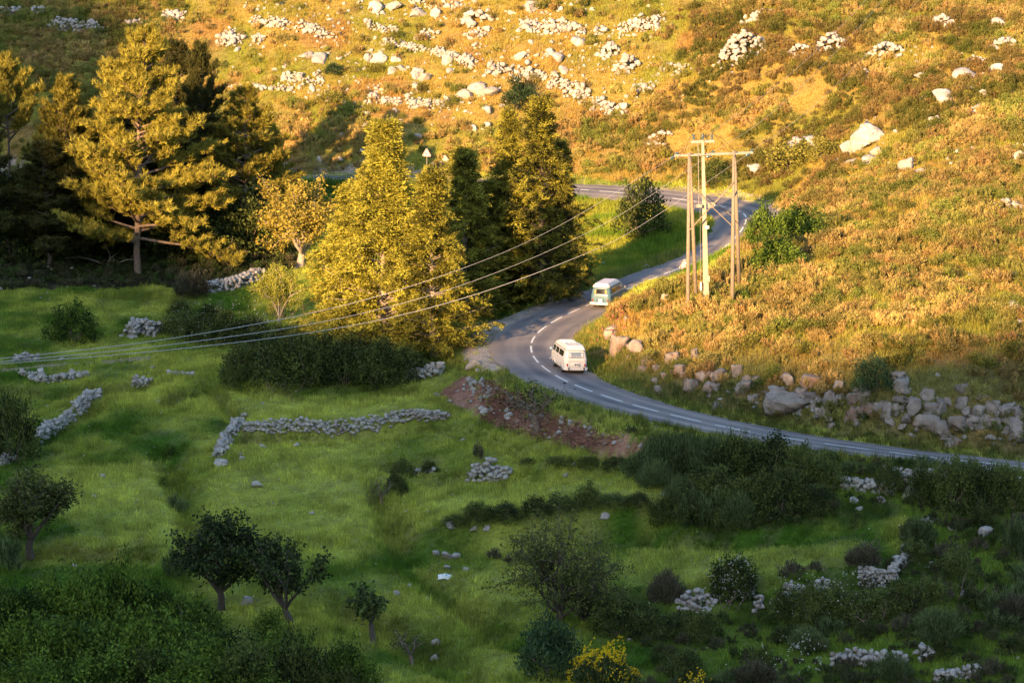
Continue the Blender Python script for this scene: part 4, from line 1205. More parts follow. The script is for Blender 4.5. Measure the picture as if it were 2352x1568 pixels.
m.poly(*(lambda a, b, w0, w1: ([(a.x - w0, a.y - w0, a.z), (a.x + w0, a.y - w0, a.z), (a.x + w0, a.y + w0, a.z), (a.x - w0, a.y + w0, a.z), (b.x - w1, b.y - w1, b.z), (b.x + w1, b.y - w1, b.z), (b.x + w1, b.y + w1, b.z), (b.x - w1, b.y + w1, b.z)],
       [(0, 1, 5, 4), (1, 2, 6, 5), (2, 3, 7, 6), (3, 0, 4, 7), (4, 5, 6, 7)]))(lp(footing(at(1622.4, 696))), lp(top), .22, .10)); part('centre_pole', m, M_CONC)
for k in range(9):
    z = (k + 1.2) * 1.15; f = z / (top.z - pc.z); c = lp(footing(at(1622.4, 696))).lerp(lp(top), f)
    m = MB(); m.box(c, (.52 - .24 * f, .52 - .24 * f, .035)); part('pole_band', m, M_STEEL)
legs = {'fl': (at(1582.9, 350, DP - .3), at(1579.8, 717, 211)), 'fr': (at(1685.5, 346, DP - .3), at(1682, 701.6, 211.5)),
        'bl': (at(1584.5, 356, DP + .3), at(1600, 690, 214.8)), 'br': (at(1687.5, 352, DP + .3), at(1698.9, 663, 216.5))}
for k_, (a, b) in legs.items():
    m = MB(); b2 = footing(b); m.tube([lp(b2), lp(b2.lerp(a, .5)), lp(a)], [.165, .14, .105], 9); part('leg', m, M_WOOD, None, True)
for (a, b) in ((('fl', .2), ('fr', .49)), (('fl', .49), ('fr', .2)), (('bl', .2), ('br', .49)), (('bl', .49), ('br', .2))):
    q = []
    for key, f in (a, b):
        t_, b_ = legs[key]; v = t_.lerp(b_, f); v.y += -.16 if key[0] == 'f' else .16; q.append(lp(v))
    m = MB(); m.bar(q[0], q[1], .13, .05); part('brace', m, M_WOOD)
for dy in (-.3, 1.0):
    m = MB(); m.box(lp(at(1634, 471, DP + dy)), (.55, .04, .42)); part('brace_plate', m, M_STEEL)
ca_, cb_ = lp(at(1548.6, 357.5)), lp(at(1729.5, 350.5)); ca_.y -= .3; cb_.y -= .3
m = MB(); m.bar(ca_, cb_, .13, .10); part('crossarm', m, M_STEEL)
m = MB(); m.bar(ca_ + Vector((0, .62, 0)), cb_ + Vector((0, .62, 0)), .13, .10); part('crossarm', m, M_STEEL)
ta, tb = lp(at(1587, 326)), lp(at(1641, 324.5))
m = MB(); m.bar(ta, tb, .14, .2); part('top_bar', m, M_STEEL)
def insulator(c, d, n=4, r_=.11):
    c = Vector(c); d = Vector(d).normalized(); m = MB()
    m.tube([c, c + d * (n * .10 + .06)], .03, 6)
    o = part('insulator', m, M_STEEL)
    for i in range(n):
        q = MB(); e = c + d * (.06 + i * .10); q.tube([e, e + d * .05, e + d * .085], [r_, r_ * .85, .04], 10); part('insulator_disc', q, M_INS, o, True)
for px in (1593, 1614, 1635): insulator(lp(at(px, 322)), (0, 0, 1))
IN_L = {}
for nm, px, py in (('a', 1549, 358), ('b', 1632, 355), ('c', 1722, 351.5)):
    p_ = lp(at(px, py)); insulator(p_ + Vector((0, -.4, -.05)), (-.72, -.55, -.2)); insulator(p_ + Vector((.1, .5, .05)), (.45, .85, .15))
    IN_L[nm] = (p_ + Vector((0, -.4, -.05)) + Vector((-.72, -.55, -.2)).normalized() * .5 + pc, p_ + Vector((.1, .5, .05)) + Vector((.45, .85, .15)).normalized() * .5 + pc)
for k_, px in (('a', 1593), ('b', 1614), ('c', 1635)):
    a = lp(at(px, 306)); b = IN_L[k_][0] - pc; c = IN_L[k_][1] - pc
    for e in (b, c):
        P = [a.lerp(e, t) + Vector((0, 0, -.5 * math.sin(t * math.pi) * (1 if k_ != 'b' else .3) + .25 * math.sin(t * 6.28))) for t in np.linspace(0, 1, 9)]
        m = MB(); m.tube(P, .012, 4); part('jumper_wire', m, M_BLACK)
m = MB(); m.tube([lp(at(1603.4, 328, DP - .45)), lp(at(1605.2, 470, DP - .45))], .028, 6); sw = part('switch_rod', m, M_STEEL)
m = MB(); m.box(lp(at(1606, 473, DP - .45)), (.42, .2, .24)); part('switch_box', m, M_STEEL)
m = MB(); m.tube([lp(at(1608, 476, DP - .45)), lp(at(1609.5, 640, DP - .45))], .015, 6); part('switch_rod', m, M_STEEL)
m = MB(); m.tube([lp(at(1609.8, 668, DP - .5)), lp(at(1609.8, 665, DP - .5)), lp(at(1609.8, 650, DP - .5)), lp(at(1609.5, 647, DP - .5))], [.05, .085, .085, .03], 10); part('white_canister', m, M_WHITE)
m = MB(); m.box(lp(at(1624, 522, DP - .25)), (.30, .03, .22)); part('warning_plate', m, M_PLATEW)
m = MB(); m.box(lp(at(1626, 640, DP - .3)), (.28, .2, .45)); part('control_box', m, M_CONC)
m = MB(); bb = pc - pc; m.box((-.9, -.6, .02), (2.4, .9, .3)); part('footing', m, M_WOOD)

def wire(name, pts, rad, label, sag=None):
    m = MB(); m.tube(pts, rad, 5)
    o = add(name, m.mesh(name, M_WIRE)); return tag(o, label, 'power line')
def through(start, ctl, end):
    """smooth curve through a few points"""
    P = np.array([list(start)] + [list(unproj(a, b, d)) for a, b, d in ctl] + [list(end)], float)
    return [tuple(q) for q in catmull(P, 8)]
LB = {'a': [(1287.7,516.7,208),(1069,614,203),(775,704.7,198),(400,776,191),(0,823.3,184),(-500,868,175)],
      'b': [(1383.4,516.7,209),(1084,646.6,203),(775,732,198),(400,790,191),(0,830.5,184),(-500,870,175)],
      'c': [(1474,516.7,210),(1339,585,207),(1067,684,203),(775,753.6,198),(400,802,191),(0,835.2,184),(-500,872,175)]}
for k_, lab in (('a', 'upper of the three thick pale cables sweeping down to the left'), ('b', 'middle of the three thick pale cables sweeping down to the left'), ('c', 'lowest of the three thick pale cables sweeping down to the left')):
    P = np.array([list(IN_L[k_][0])] + [[float(c) for c in unproj(*q)] for q in LB[k_]], float)
    Q_ = catmull(P, 8); wire('power_line', [tuple(q) for q in Q_], list(np.interp(np.arange(len(Q_)), [0, 14, 26, len(Q_)], [.007, .012, .021, .024])), lab)
for k_, ctl, lab in (('a', [(1645,297,217),(1823,164,228),(1990,0,242),(2130,-160,255)], 'left of the three thin wires climbing over the right slope'),
                     ('b', [(1760,270,219),(1900,140,232),(2028,0,246),(2160,-160,260)], 'middle of the three thin wires climbing over the right slope'),
                     ('c', [(1847,262,221),(1985,133,236),(2110,0,250),(2240,-160,264)], 'right of the three thin wires climbing over the right slope')):
    P = np.array([list(IN_L[k_][1])] + [[float(c) for c in unproj(*q)] for q in ctl], float)
    wire('power_line', [tuple(q) for q in catmull(P, 8)], .007, lab)

# ------------------------------------------------------------------ signs, marker, litter
M_SIGNR = mat_plain('sign_red', (0.55, 0.05, 0.04), 0.5)
M_SIGNW = mat_plain('sign_white', (0.50, 0.49, 0.50), 0.5)
def tri_sign(top_px, base_px, D, sidem, yaw, label, kind):
    tp = at(*top_px, D); g = Vector((tp.x, tp.y, float(zter(tp.x, tp.y)) - .3))
    root = empty('road_sign', g, yaw, label, 'road sign')
    H = tp.z - g.z; hh = sidem * .87
    m = MB(); m.tube([(0, .03, 0), (0, .03, H - hh * .3)], .035, 8); add('post', m.mesh('post', M_STEEL), root)
    def tri(s, y, th, mat, nm, par=root):
        P = []; c = H - hh * .62; r_ = .10 * s
        for k in range(3):
            a0 = 90 + 120 * k; cx_, cz_ = math.cos(R(a0)) * (s / 1.732 - 2 * r_), math.sin(R(a0)) * (s / 1.732 - 2 * r_)
            for j in (-60, -30, 0, 30, 60): P.append((cx_ + r_ * math.cos(R(a0 + j)), c + cz_ + r_ * math.sin(R(a0 + j))))
        n = len(P); q = MB().poly([(x, y, z) for x, z in P] + [(x, y + th, z) for x, z in P], [tuple(range(n)), tuple(reversed(range(n, 2 * n)))] + [(i, n + i, n + (i + 1) % n, (i + 1) % n) for i in range(n)])
        return add(nm, q.mesh(nm, mat), par), c
    pl, c = tri(sidem * 1.08, -.015, .03, M_SIGNW, 'sign_plate')
    tri(sidem * .98, -.020, .004, M_SIGNR, 'red_border', pl); tri(sidem * .76, -.025, .004, M_SIGNW, 'sign_face', pl)
    q = MB(); k = sidem
    if kind == 'bend':
        P = [(.10 * k, -.02, c - .17 * k), (.10 * k, -.02, c - .02 * k), (.05 * k, -.02, c + .07 * k), (-.08 * k, -.02, c + .12 * k)]
        q.tube([(x, -.034, z) for x, _, z in P], .028 * k, 6)
    else:
        # leaping deer: body, neck, head, antler, four legs
        for a, b, w_ in (((-.10, -.02), (.10, .00), .05), ((-.08, .0), (-.14, .09), .03), ((-.14, .09), (-.19, .08), .026), ((-.14, .10), (-.08, .19), .014), ((-.11, .13), (-.05, .15), .012),
                         ((-.09, -.03), (-.17, -.09), .018), ((-.06, -.03), (-.10, -.12), .018), ((.09, -.01), (.16, -.10), .022), ((.10, .0), (.19, -.06), .02), ((.10, .02), (.14, .05), .014)):
            q.tube([(a[0] * k, -.034, c + (a[1] - .03) * k), (b[0] * k, -.034, c + (b[1] - .03) * k)], w_ * k, 6)
    add('pictogram', q.mesh('pictogram', M_BLACK), pl)
    return root
tri_sign((980, 341), None, 298.5, 1.0, R(-18), 'triangular deer warning sign on a grey post above the cypress tops', 'deer')
tri_sign((1573, 595), None, 241, 1.0, R(-10), 'triangular bend warning sign beside the left pylon leg', 'bend')
p = G(1266, 691)
m = MB(); m.box((0, 0, .25), (.34, .25, .6)); m.tube([(0, -.125, .52), (0, .125, .52)], .17, 12)
o = add('kilometre_stone', m.mesh('kilometre_stone', M_SIGNW), None, p); tag(o, 'small white marker stone on the verge left of the blue van', 'marker stone')
p = G(1021, 1330)
rg = np.random.default_rng(5)
V = []; n_ = 9
for j in range(7):
    for i in range(n_): V.append(((i / 8 - .5) * .75 * (1 - .1 * math.sin(j)), (j / 6 - .5) * .42, .03 + .16 * math.sin(i / 8 * math.pi) * math.sin(j / 6 * math.pi) + rg.normal() * .022))
F = [(j * n_ + i, j * n_ + i + 1, (j + 1) * n_ + i + 1, (j + 1) * n_ + i) for j in range(6) for i in range(8)]
o = add('plastic_sack', MB().poly(V, F).mesh('plastic_sack', mat_plain('sack', (0.75, 0.80, 0.80), .5)), None, (p.x, p.y, p.z + .12), (R(22), 0, R(-8)), (1.05, 1.1, 1.3)); tag(o, 'crumpled white plastic sack with a turquoise print lying in the meadow', 'sack')
q = MB(); q.poly([(V[k][0], V[k][1], V[k][2] + .012) for k in (21, 22, 23, 24, 33, 32, 31, 30)], [tuple(range(8))])
add('sack_print', q.mesh('sack_print', mat_plain('turquoise_print', (0.05, 0.45, 0.50), .5)), o)
# ------------------------------------------------------------------ trees
LATE = []
def tree(name, key, px, py, ptop, pw, label, cat='tree', rz=0.0, D=None, group=None, nom=None, wood='trunk', leafn='crown', tilt=0.0, sink=.1):
    """foot at (px,py), top at picture height ptop, crown pw wide; nom = (height, width) of the registered mesh"""
    p = G(px, py) if D is None else at(px, py, D)
    p.z = float(zter(p.x, p.y)) - sink
    s = scale_at(p); x_, y_ = proj(p.x, p.y, p.z)
    h = (float(y_) - ptop) / s / CP
    wd = pw / s
    nom = NOM[key]; lf, wo = PM[key]
    r_ = empty(name, p, rz, label, cat, group); r_.scale = (wd / nom[1], wd / nom[1], h / nom[0]); r_.rotation_euler[0] = tilt
    add(leafn, lf, r_); add(wood, wo, r_)
    return r_
a, b = pine_mesh(21, 7.2, 3, z0=.13, nb=104, lean=(.05, 0), droop=.12); reg('pineA', a, b, L_PINE, M_BARK)
a, b = pine_mesh(17, 6.2, 8, z0=.20, nb=74, lean=(-.03, 0), droop=.1); reg('pineB', a, b, L_PINE, M_BARK)
a, b = pine_mesh(15, 4.6, 12, z0=.58, nb=36, lean=(.04, 0)); reg('pineC', a, b, L_PINE, M_BARK)
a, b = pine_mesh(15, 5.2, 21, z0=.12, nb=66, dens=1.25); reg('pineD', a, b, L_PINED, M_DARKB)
NP_ = {'pineA': (21, 12.6), 'pineB': (17, 11), 'pineC': (15, 8.3), 'pineD': (15, 9.4)}
def pine(key, px, py, ptop, pw, label, rz, D=None): return tree('pine_tree', key, px, py, ptop, pw, label, 'pine', rz, D, None, NP_[key])
pine('pineA', 314, 628, 78, 360, 'tallest golden pine with pale trunk standing at the meadow edge', .4)
pine('pineB', 165, 580, 182, 225, 'broad bushy pine with sunlit top just left of the tallest pine', 1.7, 271)
pine('pineC', 36, 560, 132, 150, 'leftmost pine with a round sunlit crown on a bare dark trunk', 2.6, 273)
pine('pineD', 415, 560, 104, 190, 'dark pine hidden behind the top of the tallest pine', 1.1, 284)  # unseen pine, added to thicken the tree shadow on the far slope
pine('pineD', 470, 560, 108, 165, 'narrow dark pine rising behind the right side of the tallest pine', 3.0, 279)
pine('pineB', 560, 595, 205, 250, 'spreading pine right of the tallest pine with patchy sunlit branches', 4.4, 274)
pine('pineB', 632, 560, 290, 130, 'lower pine at the right end of the pine group', 5.6, 281)
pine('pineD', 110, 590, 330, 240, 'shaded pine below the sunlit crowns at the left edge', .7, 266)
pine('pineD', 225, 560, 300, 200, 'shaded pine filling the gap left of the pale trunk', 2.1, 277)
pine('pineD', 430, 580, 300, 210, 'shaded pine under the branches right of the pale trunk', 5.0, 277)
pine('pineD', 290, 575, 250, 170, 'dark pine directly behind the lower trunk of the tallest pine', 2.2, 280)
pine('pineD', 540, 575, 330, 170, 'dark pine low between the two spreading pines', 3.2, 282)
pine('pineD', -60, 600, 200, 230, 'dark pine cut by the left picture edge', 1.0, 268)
for px, py, pt, pw, lab in ((20, 610, 470, 190, 'at the left edge'), (105, 605, 450, 190, 'second from the left edge'), (200, 602, 470, 180, 'just left of the tallest trunk'), (270, 590, 440, 160, 'behind the tallest trunk'), (390, 600, 470, 180, 'right of the tallest trunk'), (470, 600, 450, 190, 'in the middle right of the trunk'), (560, 600, 440, 180, 'near the golden tree'), (620, 590, 470, 120, 'directly left of the golden tree'), (60, 520, 390, 200, 'at the back left'), (300, 520, 400, 200, 'at the back behind the tallest pine')):
    LATE.append(('deep', px, py, pt, pw, 'dark undergrowth in the pine shade, ' + lab))
for px, py, t, lab in ((250, 610, 440, 'leaning bare dead trunk left of the pale pine trunk'), (505, 600, 470, 'fallen grey dead branches right of the pale pine trunk')):
    p = G(px, py); rg = np.random.default_rng(px); L = []
    for k in range(5):
        a = rg.random() * 6.28; P, _ = curve_line((rg.normal() * .5, rg.normal() * .3, 0), unit(np.array([math.cos(a), .3 * math.sin(a), .55])), rg.uniform(2.5, 4.5), rg, 5, .2, -.12); L.append((P, np.linspace(.07, .015, 6)))
    v, f = tubes_np(L, 5); o = add('dead_branches', mesh_np('dead_branches', v, f, M_PALEB, smooth_=True), None, p); tag(o, lab, 'dead branches')

a, b = cypress_mesh(17, 3.9, 5, z0=.03, nc=1850, kk=56, lobes=1.9); reg('cypA', a, b, L_CYP, M_PALEB)
a, b = cypress_mesh(15, 3.4, 9, z0=.04, nc=1500, kk=56, lobes=2.2); reg('cypB', a, b, L_CYP, M_PALEB)
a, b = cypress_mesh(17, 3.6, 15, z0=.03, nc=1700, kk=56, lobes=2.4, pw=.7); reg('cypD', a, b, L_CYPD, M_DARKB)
NC = {'cypA': (17, 7.8), 'cypB': (15, 6.8), 'cypD': (17, 7.2)}
def cyp(key, px, py, ptop, pw, label, rz, D=None, tilt=0.): return tree('cypress_tree', key, px, py, ptop, pw, label, 'cypress', rz, D, None, NC[key], tilt=tilt)
cyp('cypA', 884, 792, 286, 240, 'tall sunlit cypress with the thin leaning tip, left of the sign', .3, 219)
cyp('cypB', 998, 808, 392, 178, 'sunlit cypress in front, right of the thin-tipped one, showing its pale trunk', 2.2, 215)
cyp('cypB', 800, 802, 428, 165, 'leftmost sunlit cypress of the clump with a small dead spike on top', 4.0, 222)
cyp('cypB', 1062, 770, 345, 165, 'sunlit cypress between the deer sign and the dark pair', 5.1, 233)
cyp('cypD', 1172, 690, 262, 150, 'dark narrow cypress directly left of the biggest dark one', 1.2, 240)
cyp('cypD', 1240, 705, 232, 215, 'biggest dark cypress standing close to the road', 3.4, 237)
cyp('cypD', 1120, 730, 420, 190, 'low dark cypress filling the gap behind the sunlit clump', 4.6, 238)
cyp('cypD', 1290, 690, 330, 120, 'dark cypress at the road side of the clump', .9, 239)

a, b = broadleaf_mesh(6.0, 2.9, 4, trunk=.16, leaf=(.14, .26), nleaf=18, nlimb=8, levels=3); reg('gold', a, b, L_GOLD, M_PALEB)
a, b = broadleaf_mesh(5.0, 2.2, 6, trunk=.10, leaf=(.13, .24), nleaf=12, nlimb=9, levels=3, hang=-.2, spread=.7); reg('spring', a, b, L_YEL, M_PALEB)
a, b = broadleaf_mesh(4.6, 1.9, 14, trunk=.22, leaf=(.12, .22), nleaf=14, nlimb=9, levels=3, hang=.5); reg('fruitA', a, b, L_OLIVE, M_DARKB)
a, b = broadleaf_mesh(4.8, 2.2, 24, trunk=.20, leaf=(.13, .24), nleaf=13, nlimb=9, levels=3, hang=.5); reg('fruitB', a, b, L_DARK, M_DARKB)
a, b = broadleaf_mesh(4.5, 2.3, 34, trunk=.18, leaf=(.16, .28), nleaf=7, nlimb=7, levels=3, hang=.7); reg('fruitC', a, b, L_DARK, M_DARKB)
a, b = broadleaf_mesh(3.2, 1.1, 44, trunk=.32, leaf=(.18, .30), nleaf=7, nlimb=5, levels=2, hang=.8); reg('young', a, b, L_DARK, M_DARKB)
a, b = broadleaf_mesh(6.2, 3.2, 54, trunk=.10, leaf=(.13, .24), nleaf=5, nlimb=6, levels=3, hang=.5, multi=3, spread=1.0); reg('cherry', a, b, L_OLIVE, M_DARKB)
a, b = broadleaf_mesh(2.6, 1.4, 64, trunk=.35, leaf=(.08, .14), nleaf=5, nlimb=5, levels=2); reg('sapling', a, b, L_DARK, M_BARK)
def btree(key, nom, px, py, ptop, pw, label, cat='tree', rz=0., name='broadleaf_tree', **k): return tree(name, key, px, py, ptop, pw, label, cat, rz, None, None, nom, **k)
btree('gold', (6, 5.8), 690, 612, 412, 165, 'golden deciduous tree with pale forked trunk between pines and cypresses')
btree('spring', (5, 4.4), 643, 742, 606, 125, 'small bright yellow-green tree with bare outer branches below the golden tree')
btree('fruitA', (4.6, 3.8), 71, 1284, 1078, 175, 'rounded orchard tree alone in the meadow at the left edge', rz=.5)
btree('fruitB', (4.8, 4.4), 508, 1400, 1172, 190, 'larger dark orchard tree left of the spreading one', rz=1.9)
btree('fruitC', (4.5, 4.6), 668, 1430, 1234, 180, 'dark spreading orchard tree with drooping leaves and gaps', rz=2.9)
btree('young', (3.2, 2.2), 858, 1482, 1336, 102, 'small dark tree with a forked bare trunk at the bottom centre', rz=.9)
btree('cherry', (6.2, 6.4), 1283, 1432, 1168, 285, 'large open tree with several slanting stems rising from the bank', rz=.3)
btree('cherry', (6.2, 6.4), 1345, 1425, 1300, 230, 'low dense tree right of the slanting stems', rz=2.8)
btree('sapling', (2.6, 2.8), 1236, 992, 862, 118, 'thin stemmed sapling with a flat crown above the rubble slope', rz=1.2)
btree('sapling', (2.6, 2.8), 878, 1162, 1092, 56, 'tiny bent tree with a pale trunk on the meadow edge', rz=2.0)
btree('sapling', (2.6, 2.8), 1990, 1296, 1225, 62, 'thin sapling in the small field at the right', rz=3.3)
btree('sapling', (2.6, 2.8), 948, 1532, 1440, 80, 'leaning bare sapling with a broken stem near the bottom', rz=.2)

# ------------------------------------------------------------------ bushes
for i in range(3):
    a, b = bush_mesh(3.0, 2.0, 400 + i, 200, 30, (.10, .19), .34); reg('dense%d' % i, a, b, L_GREEN, M_BARK, wn='stems')
    a, b = bush_mesh(3.0, 2.0, 430 + i, 190, 28, (.09, .18), .34); reg('deep%d' % i, a, b, L_DEEP, M_BARK, wn='stems')
    a, b = bush_mesh(1.6, 1.1, 460 + i, 130, 14, (.08, .14), .26); reg('hill%d' % i, a, b, L_HBUSH, M_BARK, wn='stems')
    a, b = bush_mesh(1.5, 1.8, 490 + i, 170, 18, (.09, .17), .22, True, .4, 1.2, 4); reg('jun%d' % i, a, b, L_JUN, M_BARK, wn='stems')
    reg('broomG%d' % i, broom_mesh(1.6, 1.3, 520 + i, 900, .035), None, L_GREYG, None)
    reg('BIGbroomG%d' % i, broom_mesh(4.2, 2.4, 700 + i, 5200, .055, seglen=.3), None, L_GREYG, None)
    reg('BIGbroomB%d' % i, broom_mesh(4.2, 2.4, 720 + i, 5200, .055, seglen=.3), None, L_BROWN, None)
    reg('broomB%d' % i, broom_mesh(1.6, 1.3, 550 + i, 900, .035), None, L_BROWN, None)
    reg('broomY%d' % i, broom_mesh(1.5, 1.1, 580 + i, 700, .042), None, L_BROOM, None)
    reg('broomO%d' % i, broom_mesh(1.5, 1.1, 610 + i, 700, .042), None, L_HBUSH, None)
    a, b = bush_mesh(1.4, .9, 640 + i, 110, 14, (.07, .12), .24); reg('moss%d' % i, a, b, L_GREEN, M_BARK, wn='stems')

def bush(kind, px, py, ptop, pw, label, cat='bush', group=None, name='bush'):
    p = G(px, py); s = scale_at(p)
    if kind in ('broomG', 'broomB') and pw / s > 1.9: kind = 'BIG' + kind
    dist_back = pw / s * .38
    p.y += dist_back; p.z = float(zter(p.x, p.y)) - .08
    h = max((py - ptop) / s / CP - (p.z - float(zter(p.x, p.y - dist_back))) * .5, .25); wd = pw / s
    key = kind + str(random.randrange(3)); lf, wo = PM[key]; n = (NOM[key][1], NOM[key][0]); rz_ = random.uniform(0, 6.28); scl = (wd / n[0], wd / n[0], h / n[1])
    if wo is None:
        return tag(add(name, lf, None, p, (0, 0, rz_), scl), label, cat, group)
    r_ = empty(name, p, rz_, label, cat, group); r_.scale = scl
    add('foliage', lf, r_); add('stems', wo, r_); return r_
BS = [('dense', 165, 795, 698, 118, 'round glossy green bush left of the pale stone heap'),
 ('broomB', 437, 712, 640, 80, 'dark twiggy shrub in the grass left of the rubble bank'),
 ('deep', 25, 1070, 905, 120, 'dark rounded bush at the left edge above the orchard tree'),
 ('deep', 1478, 552, 412, 130, 'dark bush throwing its shadow over the field inside the bend'),
 ('jun', 1190, 262, 180, 78, 'bushy little pine on the rocky slope above the dark cypresses'),
 ('jun', 765, 180, 150, 60, 'green juniper on the rocky slope beside the flat outcrop'),
 ('hill', 757, 258, 215, 75, 'round green bush on the slope below the juniper'),
 ('hill', 860, 180, 150, 50, 'dark green bush among the boulders in the upper middle'),
 ('jun', 2005, 935, 838, 90, 'dark round juniper on top of the roadside rocks'),
 ('jun', 1262, 1572, 1432, 150, 'big dense juniper at the bottom edge below the open tree'),
 ('dense', 1760, 575, 470, 110, 'green bush right of the pylon, first behind the bend'),
 ('dense', 1830, 560, 465, 130, 'green bush right of the pylon, tallest of the thicket'),
 ('dense', 1790, 625, 530, 120, 'lower bush of the thicket right of the pylon'),
 ('deep', 1640, 440, 372, 90, 'dark bush standing behind the pylon across the road'),
 ('moss', 1710, 700, 668, 46, 'small round green bush at the foot of the right pylon leg'),
 ('hill', 1820, 400, 330, 120, 'wide olive bush on the slope upper right of the pylon'),
 ('hill', 1900, 375, 320, 100, 'olive bush beside the long pale rocks right of the pylon'),
 ('deep', 1690, 1400, 1300, 120, 'bush covered in white blossoms beside the lower right field'),
 ('broomB', 1532, 1385, 1302, 80, 'brown upright bush left of the blossoming one'),
 ('broomB', 1815, 1360, 1305, 75, 'dark twiggy bush right of the blossoming one'),
 ('broomB', 1985, 1335, 1270, 80, 'twiggy shrub just above the short stone wall on the right'),
 ('broomB', 1875, 1320, 1290, 40, 'small pinkish grey bush on the lower right terrace'),
 ('broomG', 400, 1340, 1248, 60, 'small flowering shrub at the left of the larger dark orchard tree'),
 ('broomB', 1135, 1290, 1260, 34, 'small brown heather tuft in the meadow left of the open tree'),
 ('broomB', 1190, 1305, 1262, 60, 'brown heather clump beside the open tree'),
 ('broomB', 1098, 1062, 1015, 26, 'thin dark twiggy shrub above the white stone stack'),
 ('moss', 390, 1058, 1020, 34, 'small yellow-green shrub on the ditch in the left meadow'),
 ('moss', 370, 1120, 1090, 36, 'small bronze shrub on the ditch in the left meadow'),
 ('broomG', 405, 1180, 1130, 50, 'tall weeds at the ditch in the left meadow'),
 ('broomG', 15, 1330, 1225, 60, 'grey-green feathery shrub at the left edge below the orchard tree'),
]
for kd, px, py, pt, pw, lab in BS + LATE: bush(kd, px, py, pt, pw, lab)
ORD = ['first', 'second', 'third', 'fourth', 'fifth', 'sixth', 'seventh', 'eighth', 'ninth', 'tenth', 'eleventh', 'twelfth']
def ranked(pts):
    """words that single out each of a patch of plants: its row from the top, its turn from the left"""
    n = len(pts); out = [None] * n
    rows = 1 if n <= 5 else 2 if n <= 12 else 3 if n <= 24 else 4
    o = sorted(range(n), key=lambda i: pts[i][1]); per = math.ceil(n / rows)
    nm = {1: [''], 2: ['upper row, ', 'lower row, '], 3: ['top row, ', 'middle row, ', 'bottom row, '], 4: ['top row, ', 'upper middle row, ', 'lower middle row, ', 'bottom row, ']}[rows]
    for r_ in range(rows):
        q = sorted(o[r_ * per:(r_ + 1) * per], key=lambda i: pts[i][0])
        for k, i in enumerate(q): out[i] = nm[r_] + (ORD[k] if k < 12 else 'last') + ' from the left'
    return out
def bushes(kind, pts, labels, group, jit=6, cat='bush', name='bush'):
    for (px, py, pt, pw), rk in zip(pts, ranked(pts)): bush(kind, px + random.uniform(-jit, jit), py, pt + random.uniform(-.28, .22) * (py - pt) * (jit > 0), pw * random.uniform(.75, 1.12), labels + ', ' + rk, cat, group, name)
# dark bramble thicket below the cypresses
bushes('deep', [(560, 885, 800, 130), (640, 905, 790, 140), (710, 910, 775, 150), (790, 912, 780, 150), (860, 908, 790, 140), (915, 895, 815, 110), (600, 850, 770, 130), (680, 845, 765, 140), (770, 850, 760, 140), (850, 850, 770, 130), (560, 905, 850, 90), (930, 870, 800, 100)],
       'dark bramble below the sunlit cypresses', 'brambles below the sunlit cypresses', name='bramble', cat='bramble')
bushes('deep', [(400, 775, 715, 90), (450, 790, 725, 100), (510, 800, 730, 110), (570, 790, 735, 110), (640, 800, 745, 110), (700, 790, 740, 100), (480, 740, 700, 70), (410, 740, 690, 60)],
       'dark bramble behind the pale cables', 'brambles behind the pale cables', name='bramble', cat='bramble')
# bottom left thicket
bl = [(30, 1500, 1345, 170), (110, 1480, 1330, 170), (190, 1490, 1320, 180), (270, 1480, 1300, 190), (350, 1490, 1335, 170), (430, 1500, 1350, 170), (510, 1560, 1420, 170), (60, 1580, 1430, 190), (160, 1590, 1420, 200), (260, 1590, 1410, 200), (360, 1600, 1420, 200), (460, 1610, 1430, 190), (590, 1590, 1440, 170), (670, 1600, 1450, 160), (740, 1610, 1480, 150), (800, 1620, 1500, 130), (-20, 1560, 1400, 150), (-30, 1450, 1320, 120), (230, 1650, 1500, 220), (420, 1660, 1510, 220), (60, 1660, 1520, 220), (600, 1660, 1530, 200), (620, 1500, 1395, 120)]
bushes('dense', bl, 'leafy green shrub in the bottom left thicket', 'shrubs filling the bottom left corner', name='shrub')
bushes('deep', [(560, 1640, 1490, 170), (680, 1640, 1500, 170), (780, 1640, 1520, 150), (330, 1640, 1520, 160)], 'dark shrub along the bottom edge left of centre', 'dark shrubs along the bottom edge', name='shrub')
# thicket below the road
bushes('broomG', [(1480, 1110, 1030, 100), (1535, 1120, 1022, 110), (1590, 1110, 1026, 110), (1650, 1130, 1036, 110), (1555, 1070, 1016, 80), (1630, 1078, 1024, 80), (1510, 1135, 1066, 90), (1500, 1080, 1020, 70)],
       'grey-green broom in the thicket just below the road', 'broom just below the road', name='broom_shrub', cat='broom')
bushes('deep', [(1700, 1130, 1030, 130), (1770, 1140, 1035, 140), (1840, 1150, 1045, 140), (1900, 1140, 1060, 110), (1640, 1190, 1080, 140), (1720, 1210, 1100, 150), (1800, 1210, 1110, 150), (1880, 1190, 1110, 120), (1600, 1220, 1130, 110), (1680, 1235, 1150, 120)],
       'dark tangled bush in the large thicket below the road', 'bushes of the large thicket below the road')
bushes('broomG', [(1590, 1215, 1130, 80), (1640, 1225, 1140, 80), (1700, 1235, 1160, 80), (1570, 1190, 1110, 80)], 'pale broom at the lower edge of the large thicket', 'broom at the lower edge of the thicket', name='broom_shrub', cat='broom')
bushes('deep', [(1050, 1245, 1205, 80), (1100, 1250, 1195, 90), (1160, 1250, 1175, 90), (1225, 1240, 1165, 90), (1290, 1225, 1160, 90), (1350, 1215, 1155, 90), (1410, 1210, 1155, 90), (1470, 1212, 1155, 90), (1530, 1215, 1150, 90)],
       'dark bramble on the meadow terrace step', 'brambles on the terrace step', name='bramble', cat='bramble')
